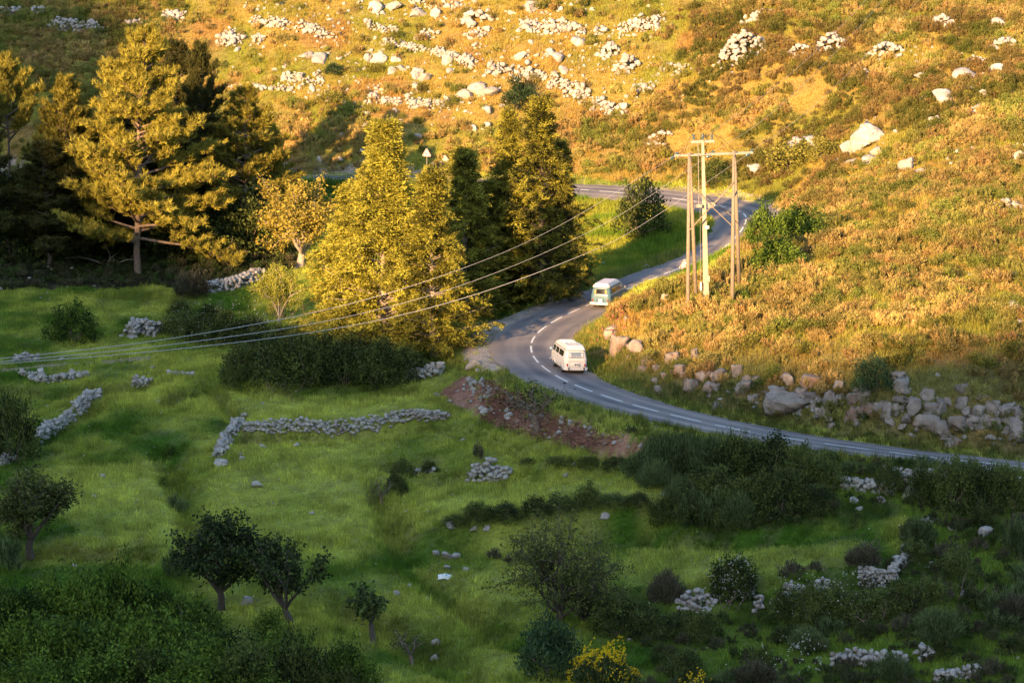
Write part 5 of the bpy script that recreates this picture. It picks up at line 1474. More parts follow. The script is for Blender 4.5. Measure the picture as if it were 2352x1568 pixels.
bushes('deep', [(920, 1098, 1062, 70), (990, 1100, 1075, 60), (1210, 1080, 1060, 60), (1290, 1088, 1058, 70), (1350, 1090, 1055, 70), (1410, 1088, 1050, 70), (905, 1130, 1090, 50), (925, 1140, 1100, 30)],
       'low dark bramble beside the white stone stack', 'low brambles beside the stone stack', name='bramble', cat='bramble')
bushes('deep', [(2050, 1150, 1085, 80), (2120, 1170, 1090, 90), (2190, 1190, 1085, 110), (2260, 1190, 1095, 110), (2330, 1190, 1100, 110), (2400, 1190, 1100, 110), (2230, 1140, 1070, 80), (2310, 1150, 1085, 80)],
       'dark bush below the roadside wall at the right edge', 'dark bushes below the roadside wall')
for px, py, pt, pw in ((2120, 1090, 1052, 70), (1960, 1100, 1068, 56), (2010, 1118, 1078, 50)): bush('broomG', px, py, pt, pw, 'round broom tuft between the road and the low wall at the right', 'broom', 'broom tufts beside the road', 'broom_shrub')
# bramble and bare stems, lower right
bushes('deep', [(1830, 1430, 1345, 110), (1890, 1450, 1350, 120), (1950, 1440, 1345, 130), (2020, 1440, 1340, 130), (2080, 1430, 1350, 110), (1420, 1470, 1385, 130), (1490, 1480, 1400, 120), (1560, 1470, 1400, 110), (1620, 1480, 1410, 110), (1470, 1430, 1380, 100)],
       'dark bramble in the lower right', 'brambles in the lower right', name='bramble', cat='bramble')
rlist = []
for k in range(34):
    px = random.uniform(1480, 2390); py = random.uniform(1400, 1600)
    if 1560 < px < 2100 and py < 1460: continue
    rlist.append((px, py))
for k in range(22): rlist.append((random.uniform(2080, 2390), random.uniform(1230, 1480)))
kinds = [random.choice(['broomB', 'broomG', 'broomG', 'deep', 'deep']) for _ in rlist]
for kd, nm, grp in (('broomB', 'brown twiggy shrub on the lower right slope', 'brown twiggy shrubs on the lower right slope'), ('broomG', 'grey-green broom on the lower right slope', 'grey-green brooms on the lower right slope'), ('deep', 'dark leafy bush on the lower right slope', 'dark leafy bushes on the lower right slope')):
    sub = []
    for (px, py), k in zip(rlist, kinds):
        if k == kd: w_ = random.uniform(50, 100); sub.append((px, py, py - w_ * random.uniform(.6, .9), w_))
    bushes(kd, sub, nm, grp, 0, 'shrub', 'shrub')
# bare stems
def bare(px, py, n, L_, label, mat=M_BARK):
    p = G(px, py); rg = np.random.default_rng(int(px)); Ls = []
    for k in range(n):
        a = rg.random() * 6.28; P, Dd = curve_line((rg.normal() * .6, rg.normal() * .2, 0), unit(np.array([math.cos(a) * 1.1, math.sin(a) * .5, .8])), L_ * rg.uniform(.6, 1.2), rg, 6, .22, .02); Ls.append((P, np.linspace(.035, .01, 7)))
        for j in range(3):
            q = P[2 + j]; P2, _ = curve_line(q, unit(Dd[3] + rg.normal(size=3) * .7), L_ * .4, rg, 4, .2); Ls.append((P2, np.linspace(.016, .006, 5)))
    v, f = tubes_np(Ls, 4); tag(add('bare_stems', mesh_np('bare_stems', v, f, mat), None, p), label, 'bare stems')
bare(1880, 1440, 7, 1.5, 'pale bare stems at the left of the lower right bramble'); bare(2010, 1445, 8, 1.6, 'pale bare stems under the lower right bramble'); bare(2210, 1385, 6, 1.8, 'thin bare stems standing near the right edge')
bare(1770, 1150, 9, 2.0, 'thin grey twigs in the middle of the large thicket'); bare(650, 735, 12, 2.2, 'bare branches spreading round the small yellow-green tree'); bare(1690, 1405, 6, 1.6, 'bare stems under the blossoming bush')
bare(660, 900, 7, 1.3, 'pale dead twigs in the dark thicket below the cypresses')
# blossoms and flowers, sitting on their bushes
def blossoms(px0, px1, py0, py1, n, mat, r_, label, cat='blossom', lift=.6, name='blossoms', back=.3):
    """flowers on the outer shell of a bush whose picture box is given"""
    g = G((px0 + px1) / 2, py1); s = scale_at(g); wd = (px1 - px0) / s; hh = (py1 - py0) / s
    rg = np.random.default_rng(n); C = dome_points(n, rg, wd / 2 * 1.02, hh * 1.05, rg.random(3) * 6, .88)
    cl_ = fbm(C[:, 0] * 2.2, C[:, 2] * 2.2 + C[:, 1], n, 2); C = C[cl_ > .40]
    C[:, 1] *= .7
    C += np.array([g.x, g.y + wd * .32, g.z])
    k = 3
    V, F, lv = blades(np.repeat(C, k, 0), unit(rg.normal(size=(len(C) * k, 3)) + [0, -.5, .5]), r_, r_ * .9, False, n)
    o = add(name, mesh_np(name, V, F, mat, lv)); tag(o, label, cat, None, 'stuff')
blossoms(1630, 1750, 1304, 1395, 260, M_WFLO, .09, 'white blossoms scattered over the bush beside the lower right field')
blossoms(380, 660, 712, 800, 260, M_WFLO, .08, 'white blossoms dotted over the brambles behind the cables')
blossoms(1800, 2110, 1345, 1440, 260, M_WFLO, .07, 'small white blossoms on the lower right bramble')
blossoms(1760, 1920, 1480, 1560, 150, M_WFLO, .07, 'small white blossoms near the bottom right')
blossoms(1375, 1455, 725, 810, 80, M_PINK, .10, 'pink valerian flowers on the rocky bank beside the white van')
blossoms(1395, 1430, 660, 700, 30, M_PINK, .09, 'pink flowers on the rocks in front of the blue van')
bush('broomG', 1390, 1600, 1515, 140, 'broom bush covered in bright yellow flowers at the bottom edge', 'broom', None, 'broom_shrub')
bush('broomG', 1600, 1610, 1560, 60, 'low yellow flowering broom at the bottom edge, right of the larger one', 'broom', None, 'broom_shrub')
blossoms(1312, 1468, 1503, 1600, 1300, L_YFLO, .085, 'bright yellow flowers over the broom bush at the bottom edge')
blossoms(1565, 1645, 1552, 1610, 150, L_YFLO, .09, 'yellow flowers over the low broom at the bottom edge')
# ------------------------------------------------------------------ stone walls, near ones in the shade
SW = stone_wall
SW('stone_wall', [(560, 990), (600, 994), (680, 993), (740, 990), (830, 981), (900, 972), (965, 967), (1032, 963)], .6, .5, .30, 'long low dry stone wall across the upper meadow', jumble=.25, maxn=300)
SW('stone_wall', [(556, 968), (535, 990), (520, 1018), (500, 1055)], .6, .75, .30, 'pale stone wall running down towards the viewer in the left meadow', jumble=.4, maxn=220)
SW('stone_wall', [(225, 915), (198, 932), (172, 952)], .7, .6, .32, 'crooked stone wall in the left meadow beside the bare earth patch', jumble=.5)
SW('stone_wall', [(165, 962), (130, 982), (100, 1000), (86, 1015)], .5, .5, .32, 'low broken end of the crooked stone wall near the left edge', jumble=.6)
SW('stone_stack', [(1066, 1100), (1120, 1101), (1178, 1097)], 1.0, .9, .42, 'neat stack of whitish stones on the terrace step', 'stone stack', jumble=.3, fade=.25)
SW('stone_wall', [(940, 1090), (1000, 1088)], .5, .5, .38, 'short collapsed stone wall left of the white stone stack', jumble=.5)
SW('stone_wall', [(1975, 1350), (2010, 1345), (2062, 1342)], .95, .5, .30, 'short dry stone wall facing the viewer at the corner of the right field', jumble=.2)
SW('stone_wall', [(2050, 1335), (2058, 1312), (2078, 1290), (2086, 1268)], .6, .6, .34, 'crumbling wall climbing from the corner of the right field', jumble=.5)
SW('stone_wall', [(1790, 1372), (1820, 1368), (1850, 1375)], .9, .8, .34, 'heap-like wall of pale stones on the lower right terrace', jumble=.5, fade=.3)
SW('stone_wall', [(1876, 1372), (1908, 1366)], .5, .5, .32, 'tiny stone wall remnant right of the heap-like one', jumble=.5)
SW('stone_wall', [(1735, 1398), (1755, 1396)], .6, .5, .32, 'small stone remnant right of the blossoming bush', jumble=.4)
SW('stone_wall', [(1560, 1385), (1600, 1400), (1640, 1410)], .9, .9, .36, 'tumbled stone wall beside the brown upright bush', jumble=.5, fade=.3)
SW('stone_wall', [(1910, 1528), (1960, 1524), (2020, 1528), (2090, 1540)], .7, .7, .34, 'long tumbled stone wall near the bottom right', jumble=.5)
SW('stone_wall', [(2100, 1510), (2160, 1506)], .7, .7, .36, 'short stone wall above the long tumbled one in the bottom right', jumble=.4, fade=.4)
SW('stone_wall', [(2150, 1566), (2200, 1560), (2252, 1550)], .6, .6, .34, 'low stone wall at the very bottom right', jumble=.5)
SW('stone_wall', [(2030, 1100), (2090, 1106), (2160, 1106), (2240, 1106), (2300, 1110), (2344, 1116)], .65, .5, .36, 'retaining wall along the road at the right edge', jumble=.3, maxn=260)
SW('stone_wall', [(1936, 1122), (1990, 1130), (2060, 1130)], .7, .7, .40, 'tumbled wall of big pale stones just below the road verge', jumble=.5)
SW('stone_bank', [(470, 672), (520, 668), (560, 655), (600, 640)], 1.1, 1.2, .36, 'steep stone bank at the end of the pine shade', 'stone bank', jumble=.5, maxn=260)
SW('stone_heap', [(284, 768), (320, 772), (360, 762)], 1.5, 2.4, .36, 'large pale heap of stones in the left meadow', 'stone heap', jumble=.6, maxn=300, fade=.35)
SW('stone_wall', [(20, 832), (60, 832), (92, 826)], .8, .7, .34, 'broken wall at the left edge behind the cables', jumble=.5, fade=.3)
SW('stone_wall', [(62, 862), (100, 880), (150, 876), (196, 868)], .7, 1.2, .36, 'scattered stone wall just below the cables at the left', jumble=.8, maxn=120)
SW('stone_wall', [(306, 886), (348, 882)], .7, .8, .36, 'small ruined stone wall in the left meadow below the track', jumble=.6)
SW('stone_wall', [(384, 862), (445, 866)], .4, .4, .32, 'short row of pale stones below the track', jumble=.4)
SW('stone_bank', [(930, 872), (980, 868), (1020, 855)], .9, 1.0, .36, 'stones shoring up the bank under the sunlit cypresses', 'stone bank', jumble=.7, maxn=140)
SW('stone_wall', [(1075, 880), (1100, 900), (1120, 920)], .4, .8, .34, 'line of fallen stones running down the rubble slope', jumble=.9, maxn=34)
SW('stone_wall', [(0, 1068), (34, 1060)], .6, .6, .36, 'pale stones behind the orchard tree at the left edge', jumble=.6)
# shaded hillside, upper left
SW('stone_wall', [(112, 60), (150, 70), (200, 76), (238, 76)], 1.2, 1.0, .42, 'big pale stone wall on the shaded hillside, upper left', jumble=.4, maxn=260, fade=.2)
SW('stone_wall', [(2, 36), (50, 36)], .8, .8, .5, 'leftmost stone row on the shaded hillside', jumble=.6)
SW('stone_wall', [(78, 36), (106, 34)], .8, .8, .5, 'second stone row on the shaded hillside, above the big wall', jumble=.6)
# sunlit hillside
HW = [([(567, 50), (610, 56), (650, 62), (718, 74), (786, 92)], .9, 1.1, .46, 'stone wall slanting down behind the top of the tallest pine'),
 ([(816, 62), (860, 68), (918, 78)], 1.0, .8, .44, 'straight pale wall near the top centre'),
 ([(876, 95), (910, 104), (950, 116), (990, 120)], .7, 1.2, .46, 'upper left end of the long diagonal wall'),
 ([(990, 122), (1030, 134), (1060, 146), (1095, 160)], .9, 1.2, .46, 'second stretch of the long diagonal wall'),
 ([(1110, 160), (1150, 168), (1180, 174), (1220, 180), (1255, 190)], .9, 1.5, .50, 'broad middle stretch of the long diagonal wall'),
 ([(1255, 192), (1300, 208), (1335, 224), (1352, 240)], .9, 1.3, .50, 'lower stretch of the long diagonal wall'),
 ([(1360, 240), (1385, 256), (1415, 264), (1448, 256)], 1.0, 1.2, .55, 'foot of the long diagonal wall with blocks piled up'),
 ([(836, 236), (880, 238), (924, 244)], .8, .8, .44, 'low wall left of the toppled blocks above the sign'),
 ([(930, 246), (980, 248), (1036, 242)], .9, .9, .46, 'coursed wall leading up to the big boulders above the cypresses'),
 ([(960, 82), (1010, 86)], .8, 1.0, .5, 'short wall between the straight wall and the boulder heap'),
 ([(1185, 66), (1240, 66), (1300, 70), (1350, 76)], .8, 1.6, .55, 'wide jumble of stones near the top centre'),
 ([(1408, 74), (1450, 68), (1490, 62), (1530, 62)], 1.4, 1.6, .48, 'large bright wall at the top right of centre'),
 ([(1366, 80), (1395, 76)], .8, 1.0, .5, 'small stone group left of the large bright wall'),
 
 ([(1510, 166), (1550, 164), (1580, 170)], .6, 1.2, .46, 'scattered wall right of the stone spill'),
 ([(1455, 204), (1505, 210)], .6, 1.6, .5, 'low pile of stones above the olive scrub'),
 
 ([(1070, 82), (1120, 86)], .9, 1.6, .6, 'heap of boulders just below the top centre one'),
 
 
 
 
 
 
 
 
 ([(500, 90), (540, 98), (560, 104)], 1.4, 1.6, .5, 'heap of stones beside the top of the tallest pine'),
 ([(575, 92), (612, 96)], .8, 1.2, .5, 'few stacked stones right of the pine top'),
 ([(640, 185), (690, 184), (750, 180)], .8, 1.6, .5, 'broad scatter of stones left of the boulders'),
 ([(515, 206), (590, 204), (660, 210), (695, 212)], .5, .8, .46, 'thin low wall behind the dark pine'),
 ([(290, 56), (345, 64)], .6, .8, .5, 'short wall at the edge of the hillside shade'),
 ([(372, 42), (430, 46)], .6, 1.2, .5, 'small stone scatter above the tallest pine'),
 ([(850, 208), (885, 214)], .5, 1.2, .5, 'small stone cluster left of the toppled blocks'),
 ([(1200, 128), (1260, 132)], .5, 1.2, .5, 'small stone cluster above the long diagonal wall'),
 
 ([(930, 12), (1010, 14), (1100, 10)], .6, 1.4, .6, 'line of stones along the very top edge'),
 ([(700, 218), (770, 224)], .5, 1.2, .5, 'loose stones below the broad scatter'),
]
for pts, hm, th, sz, lab in HW: SW('stone_wall', pts, hm * .85, th * 1.35, sz * .92, lab, 'stone wall' if 'wall' in lab else 'stone pile', jumble=.85, maxn=230, fade=.12 if hm < 1.3 else .4)

for px, py, wp, hp, sz, lab in [(1705, 140, 130, 52, .50, 'big conical stone heap on the right slope'), (1838, 130, 60, 22, .46, 'stone heap right of the big conical one'), (1908, 122, 74, 40, .48, 'second tall stone heap on the right slope'),
 (2030, 138, 92, 34, .48, 'third stone heap on the right slope'), (2162, 72, 80, 26, .48, 'stone heap in the upper right with scrub around it'), (2312, 124, 96, 30, .5, 'sloping stone heap at the upper right edge'), (1742, 52, 80, 10, .55, 'short row of blocks in the dark scrub at the top'),
 (2318, 494, 100, 26, .55, 'bright stone bank at the right edge, middle height'), (1092, 64, 72, 30, .7, 'high heap of boulders at the top centre'), (1515, 338, 70, 18, .5, 'pale pile of stones right of the dark cypresses'), (1400, 136, 54, 22, .55, 'upper part of the stone spill right of the long diagonal wall'), (1440, 168, 64, 34, .55, 'lower part of the stone spill right of the long diagonal wall'),
 (2140, 290, 40, 12, .5, 'small pile of stones in the bright grass at the right'), (2240, 150, 50, 14, .5, 'little pile of stones above the big tilted boulder'), (1985, 185, 50, 12, .5, 'little pile of stones below the third heap')]:
    stone_heap('stone_heap', px, py, wp, hp, sz, lab, 'stone heap')
# ------------------------------------------------------------------ boulders one can name
BL = [(150*0+955, 44, 60, 'big rounded boulder near the top, left of the boulder heap'), (905, 26, 48, 'rounded boulder at the top, left of the biggest one'), (862, 32, 45, 'leaning pale boulder at the top left of centre'),
 (1000, 40, 44, 'upright boulder beside the biggest rounded one'), (1218, 30, 60, 'double boulder at the top centre'), (735, 148, 62, 'long flat white outcrop left of the boulders'), (702, 140, 40, 'left end of the flat white outcrop'),
 (845, 146, 34, 'round boulder in the upper middle, first of a row'), (872, 148, 46, 'round boulder in the upper middle, second of a row'), (912, 146, 36, 'round boulder in the upper middle, third of a row'),
 (1028, 150, 34, 'lone round boulder above the scattered stones'), (1036, 172, 28, 'small squarish boulder below the lone round one'), (955, 182, 46, 'pale split boulder left of the squarish one'), (975, 190, 40, 'flat boulder below the split one'),
 (900, 172, 30, 'boulder left of the split one'), (923, 166, 30, 'boulder right above the split one'), (962, 210, 40, 'flat pale boulder in the middle of the slope'), (1100, 222, 62, 'large pointed boulder above the dark cypresses'), (1128, 225, 52, 'leaning block right of the large pointed boulder'), (1070, 230, 44, 'cracked block left of the large pointed boulder'),
 (1195, 138, 44, 'pale boulder above the diagonal wall'), (1285, 142, 46, 'cleft boulder right of the diagonal wall'), (1330, 106, 50, 'flat boulder below the wide stone jumble'), (1265, 128, 34, 'boulder near the wide stone jumble'), (1120, 262, 36, 'small rounded boulder just left of the dark cypress tops'), (1294, 172, 30, 'boulder over the long diagonal wall'),
 (1390, 248, 34, 'rounded block beside the foot of the diagonal wall'), (1345, 245, 26, 'dark sided block near the foot of the diagonal wall'), (1088, 302, 30, 'rounded white boulder above the cypress clump'), (1118, 300, 34, 'flat white boulder above the cypress clump'),
 (1730, 398, 48, 'pale boulder on the verge right of the pylon'), (1600, 342, 0, ''), (1925, 378, 34, 'upright white boulder right of the pylon'), (1955, 388, 42, 'long rock right of the upright white boulder'), (2000, 380, 44, 'rounded rock second right of the upright one'),
 (1990, 340, 90, 'long pale slab on the slope right of the pylon'), (1955, 355, 50, 'lower end of the long pale slab'), (2080, 395, 56, 'flat pale rock in the grass, middle right'), (2110, 408, 44, 'tilted rock right of the flat one'), (2085, 380, 30, 'small block above the tilted rock'),
 (2170, 238, 66, 'large white boulder in the upper right'), (2120, 182, 40, 'boulder left of the big tilted one'), (2218, 190, 66, 'big tilted boulder in the upper right'), (2290, 172, 50, 'rounded boulder near the upper right edge'), (2330, 176, 36, 'flat rounded boulder at the upper right edge'), (2225, 218, 40, 'boulder below the big tilted one'), (2260, 222, 34, 'boulder right below the big tilted one'),
 (2245, 262, 50, 'grey boulder above the bright grass at the right'), (2120, 236, 30, 'small boulder left of the large white one'), (2172, 60, 30, 'small white boulder near the top right'), (2290, 66, 40, 'white boulder in the scrub at the top right'), (2240, 5, 70, 'pale rock at the top edge, far right'),
 (2340, 372, 46, 'rounded boulder at the right edge, upper middle'), (2130, 296, 30, 'jagged rock in the bright grass'), (2160, 302, 34, 'small jagged rock right of it in the bright grass'), (2010, 360, 40, 'broken rock below the long pale slab'), (1830, 350, 70, 'flat grey outcrop among olive bushes'), (1870, 342, 60, 'second flat outcrop among olive bushes'),
 (2330, 645, 44, 'pale boulder at the right edge above the dry grass'), (2330, 715, 40, 'low rock at the right edge in the dry grass'), (2345, 755, 40, 'shaded rock at the right edge in the dry grass'), (2245, 608, 20, 'little white stone in the dry grass at the right'),
 (1087, 848, 52, 'large flat boulder beside the gravel lay-by'), (1098, 856, 16, 'white stone touching the large flat boulder'), (1002, 912, 16, 'upright grey stone at the top of the rubble slope'), (1312, 975, 18, 'upright grey stone on the rubble slope'),
 (1114, 958, 34, 'pale rock in the middle of the rubble slope'), (1170, 962, 28, 'tilted rock at the foot of the rubble slope'), (1025, 1285, 34, 'grey boulder in the meadow above the white sack'), (1046, 1282, 26, 'grey boulder right next to the one above the white sack'), (1003, 1280, 24, 'grey boulder left of the pair above the white sack'), (1026, 1312, 26, 'flat stone just behind the white sack'), (1072, 1312, 24, 'half buried stone right of the white sack'),
 (588, 1120, 34, 'pale flat rock lying in the open left meadow'), (565, 1390, 34, 'grey rounded rock between the two dark orchard trees'), (512, 1075, 44, 'flat rocks at the foot of the left meadow wall'), (555, 1060, 20, 'small white rock below the left meadow wall'), (680, 1028, 24, 'half buried rock in the meadow below the long wall'),
 (1035, 1222, 34, 'pale rock at the left end of the terrace step'), (1090, 1222, 34, 'split white rock on the terrace step'), (1120, 1230, 26, 'white rock right of the split one on the terrace step'), (1390, 1205, 26, 'grey rock in the dark brambles of the terrace step'),
 (1320, 1080, 20, 'pale stone right of the white stone stack'), (1300, 1098, 16, 'small flat stone right of the white stone stack'), (1452, 1090, 12, 'white stone at the thicket edge'), (318, 942, 0, ''),
 (1125, 1472, 0, ''), (1000, 1520, 26, 'grey rock near the bottom centre'), (930, 1500, 0, ''), (910, 1370, 22, 'pale rock behind the small forked tree'), (1005, 1485, 26, 'half hidden rock beside the leaning sapling'),
 (2262, 1238, 46, 'humped white rock among lower right scrub'), (2135, 1205, 44, 'flat pale rock below the dark roadside bushes'), (2110, 1225, 40, 'second flat pale rock below the dark roadside bushes'), (2190, 1222, 26, 'upright pale rock left of the humped one'), (2340, 1240, 36, 'pale rock at the right edge among scrub'), (2218, 1375, 34, 'grey rock among bare stems near the right edge'), (2085, 1238, 34, 'pale rock above the crumbling corner wall'), (1555, 1395, 16, 'upright white stone left of the tumbled wall'),
 (2200, 1275, 30, 'pale rock left of the small scatter at the right'), (2120, 1268, 30, 'flat white rock right of the corner wall top'), (1960, 1160, 30, 'pale rock on the grass below the big stones'), (1975, 1175, 22, 'small pale rock on the grass below the big stones'), (2025, 1158, 26, 'rounded white rock on the grass'), (2090, 1142, 40, 'reddish pale rock by the dark roadside bush')]
for px, py, wp, lab in BL:
    if wp: boulder(px, py, wp, lab)
# cut rock along the road
RB = [(1422, 815, 50, 62, 'pinkish cut rock face right of the white van'), (1460, 815, 44, 44, 'second cut rock right of the white van'), (1405, 765, 34, 26, 'rock above the bend beside pink flowers'), (1490, 838, 40, 30, 'low cut rock in the roadside grass'),
 (1545, 835, 40, 34, 'dark pink rock rib at the start of the cutting'), (1560, 870, 44, 50, 'rock rib with moss at its foot'), (1600, 832, 24, 44, 'slim standing rock of the cutting'), (1585, 905, 50, 46, 'lowest rock rib near the road edge'), (1630, 905, 44, 30, 'rock low down beside the verge'),
 (1655, 880, 46, 42, 'smooth angled rock above the verge'), (1690, 868, 40, 40, 'blocky rock right of the angled one'), (1710, 905, 54, 42, 'broad rock beside the moss cushions'), (1740, 885, 34, 22, 'small rock above the moss cushions'),
 (1820, 950, 150, 60, 'biggest smooth slab beside the road'), (1868, 895, 60, 40, 'pale block at the top of the roadside rocks'), (1870, 925, 60, 30, 'flat block in the middle of the roadside rocks'), (1910, 945, 50, 60, 'leaning rock right of the biggest slab'), (1925, 905, 36, 44, 'upright pale block on the leaning rock'), (1965, 925, 50, 40, 'block left of the dark juniper'), (1965, 960, 40, 36, 'pointed block below the dark juniper'),
 (1995, 965, 70, 56, 'cracked rock below the dark juniper'), (2035, 962, 60, 50, 'broken pale rock right below the juniper'), (2070, 905, 60, 40, 'stacked rock right of the juniper'), (2068, 880, 44, 30, 'top stone of the stack right of the juniper'), (2100, 950, 50, 50, 'tall rock right of the stack'), (2075, 930, 60, 24, 'flat stone under the stack'),
 (2130, 925, 44, 36, 'grey rock above the moss at the right'), (2160, 960, 50, 40, 'pale block at the right of the cutting'), (2130, 1000, 90, 60, 'large grey slab near the right verge'), (2165, 1010, 60, 50, 'angular slab right of the large grey one'), (2200, 1000, 60, 50, 'triangular rock near the right verge'), (2245, 985, 80, 40, 'flat broad rock at the right verge'), (2290, 985, 34, 34, 'rounded rock at the right verge'),
 (2335, 1010, 100, 50, 'long rock at the right edge above the verge'), (2215, 905, 50, 30, 'pale rock in dry grass at the right'), (2260, 925, 40, 24, 'half buried rock in dry grass at the right'), (2310, 955, 60, 30, 'sloping rock at the right edge'), (2195, 1025, 60, 26, 'lowest rock beside the right verge'), (1740, 830, 0, 0, ''), (1790, 800, 26, 14, 'small pale stone in the dry grass'), (1680, 805, 20, 14, 'little stone in the dry grass above the cutting'),
 (1752, 850, 0, 0, ''), (1420, 690, 24, 22, 'rock poking up in front of the blue van'), (1440, 680, 30, 20, 'rock right in front of the blue van'), (1478, 700, 26, 18, 'pale rock in the scrub above the bend'), (1530, 690, 30, 20, 'pale rock left of the pylon'), (1415, 720, 26, 20, 'rock over the inside of the bend'), (1440, 740, 24, 22, 'pointed rock over the inside of the bend')]
for px, py, wp, hp, lab in RB:
    if wp: boulder(px, py, wp * .86, lab, hp * 1.0, CUTR, None, 'rock', .26, 'rock')
rr_ = random.Random(5)
pts_ = []
for k in range(96):
    px = rr_.uniform(1790, 2352) if k < 66 else rr_.uniform(1400, 1800)
    yc = np.interp(px, [1400, 1480, 1560, 1700, 1850, 2000, 2200, 2352], [790, 835, 880, 900, 935, 945, 975, 985]); pts_.append((px, yc + rr_.gauss(0, 20), 0, rr_.uniform(16, 38)))
for (px, py, _, w_), rk in zip(pts_, ranked(pts_)):
    boulder(px, py, w_, 'middle-sized rock of the roadside cutting, ' + rk, w_ * rr_.uniform(.7, 1.2), CUTR, 'middle-sized rocks of the roadside cutting', 'rock', .26, 'rock')
for px, py, w_ in ((1715, 915, 50), (1745, 900, 46), (1800, 905, 30), (1880, 915, 36), (1885, 945, 30), (2085, 965, 30), (2150, 985, 40), (2165, 1000, 34), (1990, 985, 44), (2290, 1010, 50), (2215, 1020, 40), (1580, 860, 24), (2000, 1010, 30), (2120, 985, 30)):
    bush('moss', px, py, py - w_ * .6, w_, 'mossy green cushion plant among the roadside rocks', 'cushion plant', 'cushion plants among the roadside rocks', 'cushion_plant')

# scattered stones: the larger ones as things
ZS = [('small pale stone strewn over the rocky slope left of the long diagonal wall', [(560, 100), (860, 100), (1100, 180), (1240, 260), (1100, 320), (700, 240), (600, 180)], 56, .45, 1.0),
      ('small pale stone strewn between the top edge and the long diagonal wall', [(640, 0), (1500, 0), (1480, 110), (1380, 170), (1250, 170), (1000, 110), (820, 90)], 48, .4, 1.0),
      ('small stone strewn in the grass on the slope right of the long diagonal wall', [(1260, 180), (1540, 130), (1700, 160), (1560, 260), (1420, 240)], 18, .4, .8),
      ('pale stone strewn in the scrub of the upper right slope', [(2060, 60), (2352, 60), (2352, 480), (2180, 480), (1960, 330), (2040, 180)], 40, .4, .9),
      ('stone lying in the cypress and pine shade on the far slope', [(760, 300), (1050, 280), (1050, 400), (700, 400)], 16, .5, 1.2),
      ('stone lying on the reddish rubble slope', [(1070, 890), (1150, 900), (1300, 970), (1470, 1010), (1460, 1040), (1380, 1030), (1200, 980), (1100, 940)], 34, .25, .55),
      ('small pale stone in the shaded ground at the left edge', [(0, 570), (150, 600), (240, 650), (120, 690), (0, 680)], 18, .3, .7),
      ('small stone lying in the rough lower right slope', [(2050, 1180), (2352, 1200), (2352, 1500), (2120, 1500), (2100, 1300)], 20, .3, .7),
      ('small stone among the roadside rocks of the cutting', [(1560, 880), (1800, 920), (2352, 960), (2352, 1030), (2050, 1005), (1700, 950)], 40, .35, .9)]
for lab, poly, n, s0, s1 in ZS:
    xs = [q[0] for q in poly]; ys = [q[1] for q in poly]; k = 0
    while k < n:
        px, py = random.uniform(min(xs), max(xs)), random.uniform(min(ys), max(ys))
        if not inpoly(np.array([px]), np.array([py]), poly)[0]: continue
        k += 1; p = G(px, py); s_ = s0 + (s1 - s0) * random.random() ** 2
        if rdist(p.x, p.y)[0] < .4: continue
        rr2 = 'cutting' in lab
        o = add('loose_stone', random.choice(CUTR if rr2 else BOULD), None, (p.x, p.y, p.z + s_ * .15), (random.uniform(-.4, .4), random.uniform(-.4, .4), random.uniform(0, 6.28)), (s_, s_ * .8, s_ * .65))
        tag(o, lab, 'stone', lab.replace('stone', 'stones', 1))

# ------------------------------------------------------------------ individual shrubs of the sunlit slopes
LAB = {'broomY': 'golden brown broom tuft', 'broomO': 'olive green broom tuft', 'hill': 'low leafy evergreen bush'}
ZH = [('on the upper right slope', [(1560, 0), (2352, 0), (2352, 300), (2000, 330), (1560, 330)], 90), ('on the slope right of the pylon', [(1780, 420), (2352, 420), (2352, 760), (1900, 780), (1740, 640)], 80),
      ('on the bank in front of the pylon', [(1440, 680), (1560, 660), (1900, 760), (1900, 830), (1500, 800)], 26), ('on the slope right of the dark cypresses', [(1330, 260), (1560, 250), (1560, 400), (1340, 380)], 30), ('in the dry grass above the cutting', [(1900, 800), (2352, 780), (2352, 900), (1980, 860)], 20),
      ('on the slope above the cypress clump', [(640, 240), (1100, 300), (1100, 380), (660, 380)], 26), ('on the shaded upper left hillside', [(0, 60), (300, 60), (300, 240), (0, 240)], 30)]
for where, poly, n in ZH:
    xs = [q[0] for q in poly]; ys = [q[1] for q in poly]; k = 0
    while k < n:
        px, py = random.uniform(min(xs), max(xs)), random.uniform(min(ys), max(ys))
        if not inpoly(np.array([px]), np.array([py]), poly)[0]: continue
        k += 1
        p = G(px, py)
        if rdist(p.x, p.y)[0] < 1.6: continue
        kd = random.choice(['broomY', 'broomY', 'broomO', 'hill']); s_ = scale_at(p); w_ = random.uniform(.9, 1.9) * s_
        bush(kd, px, py, py - w_ * random.uniform(.6, .85), w_, LAB[kd] + ' ' + where, 'shrub', (LAB[kd] + 's ').replace('bushs', 'bushes') + where, 'hill_shrub')

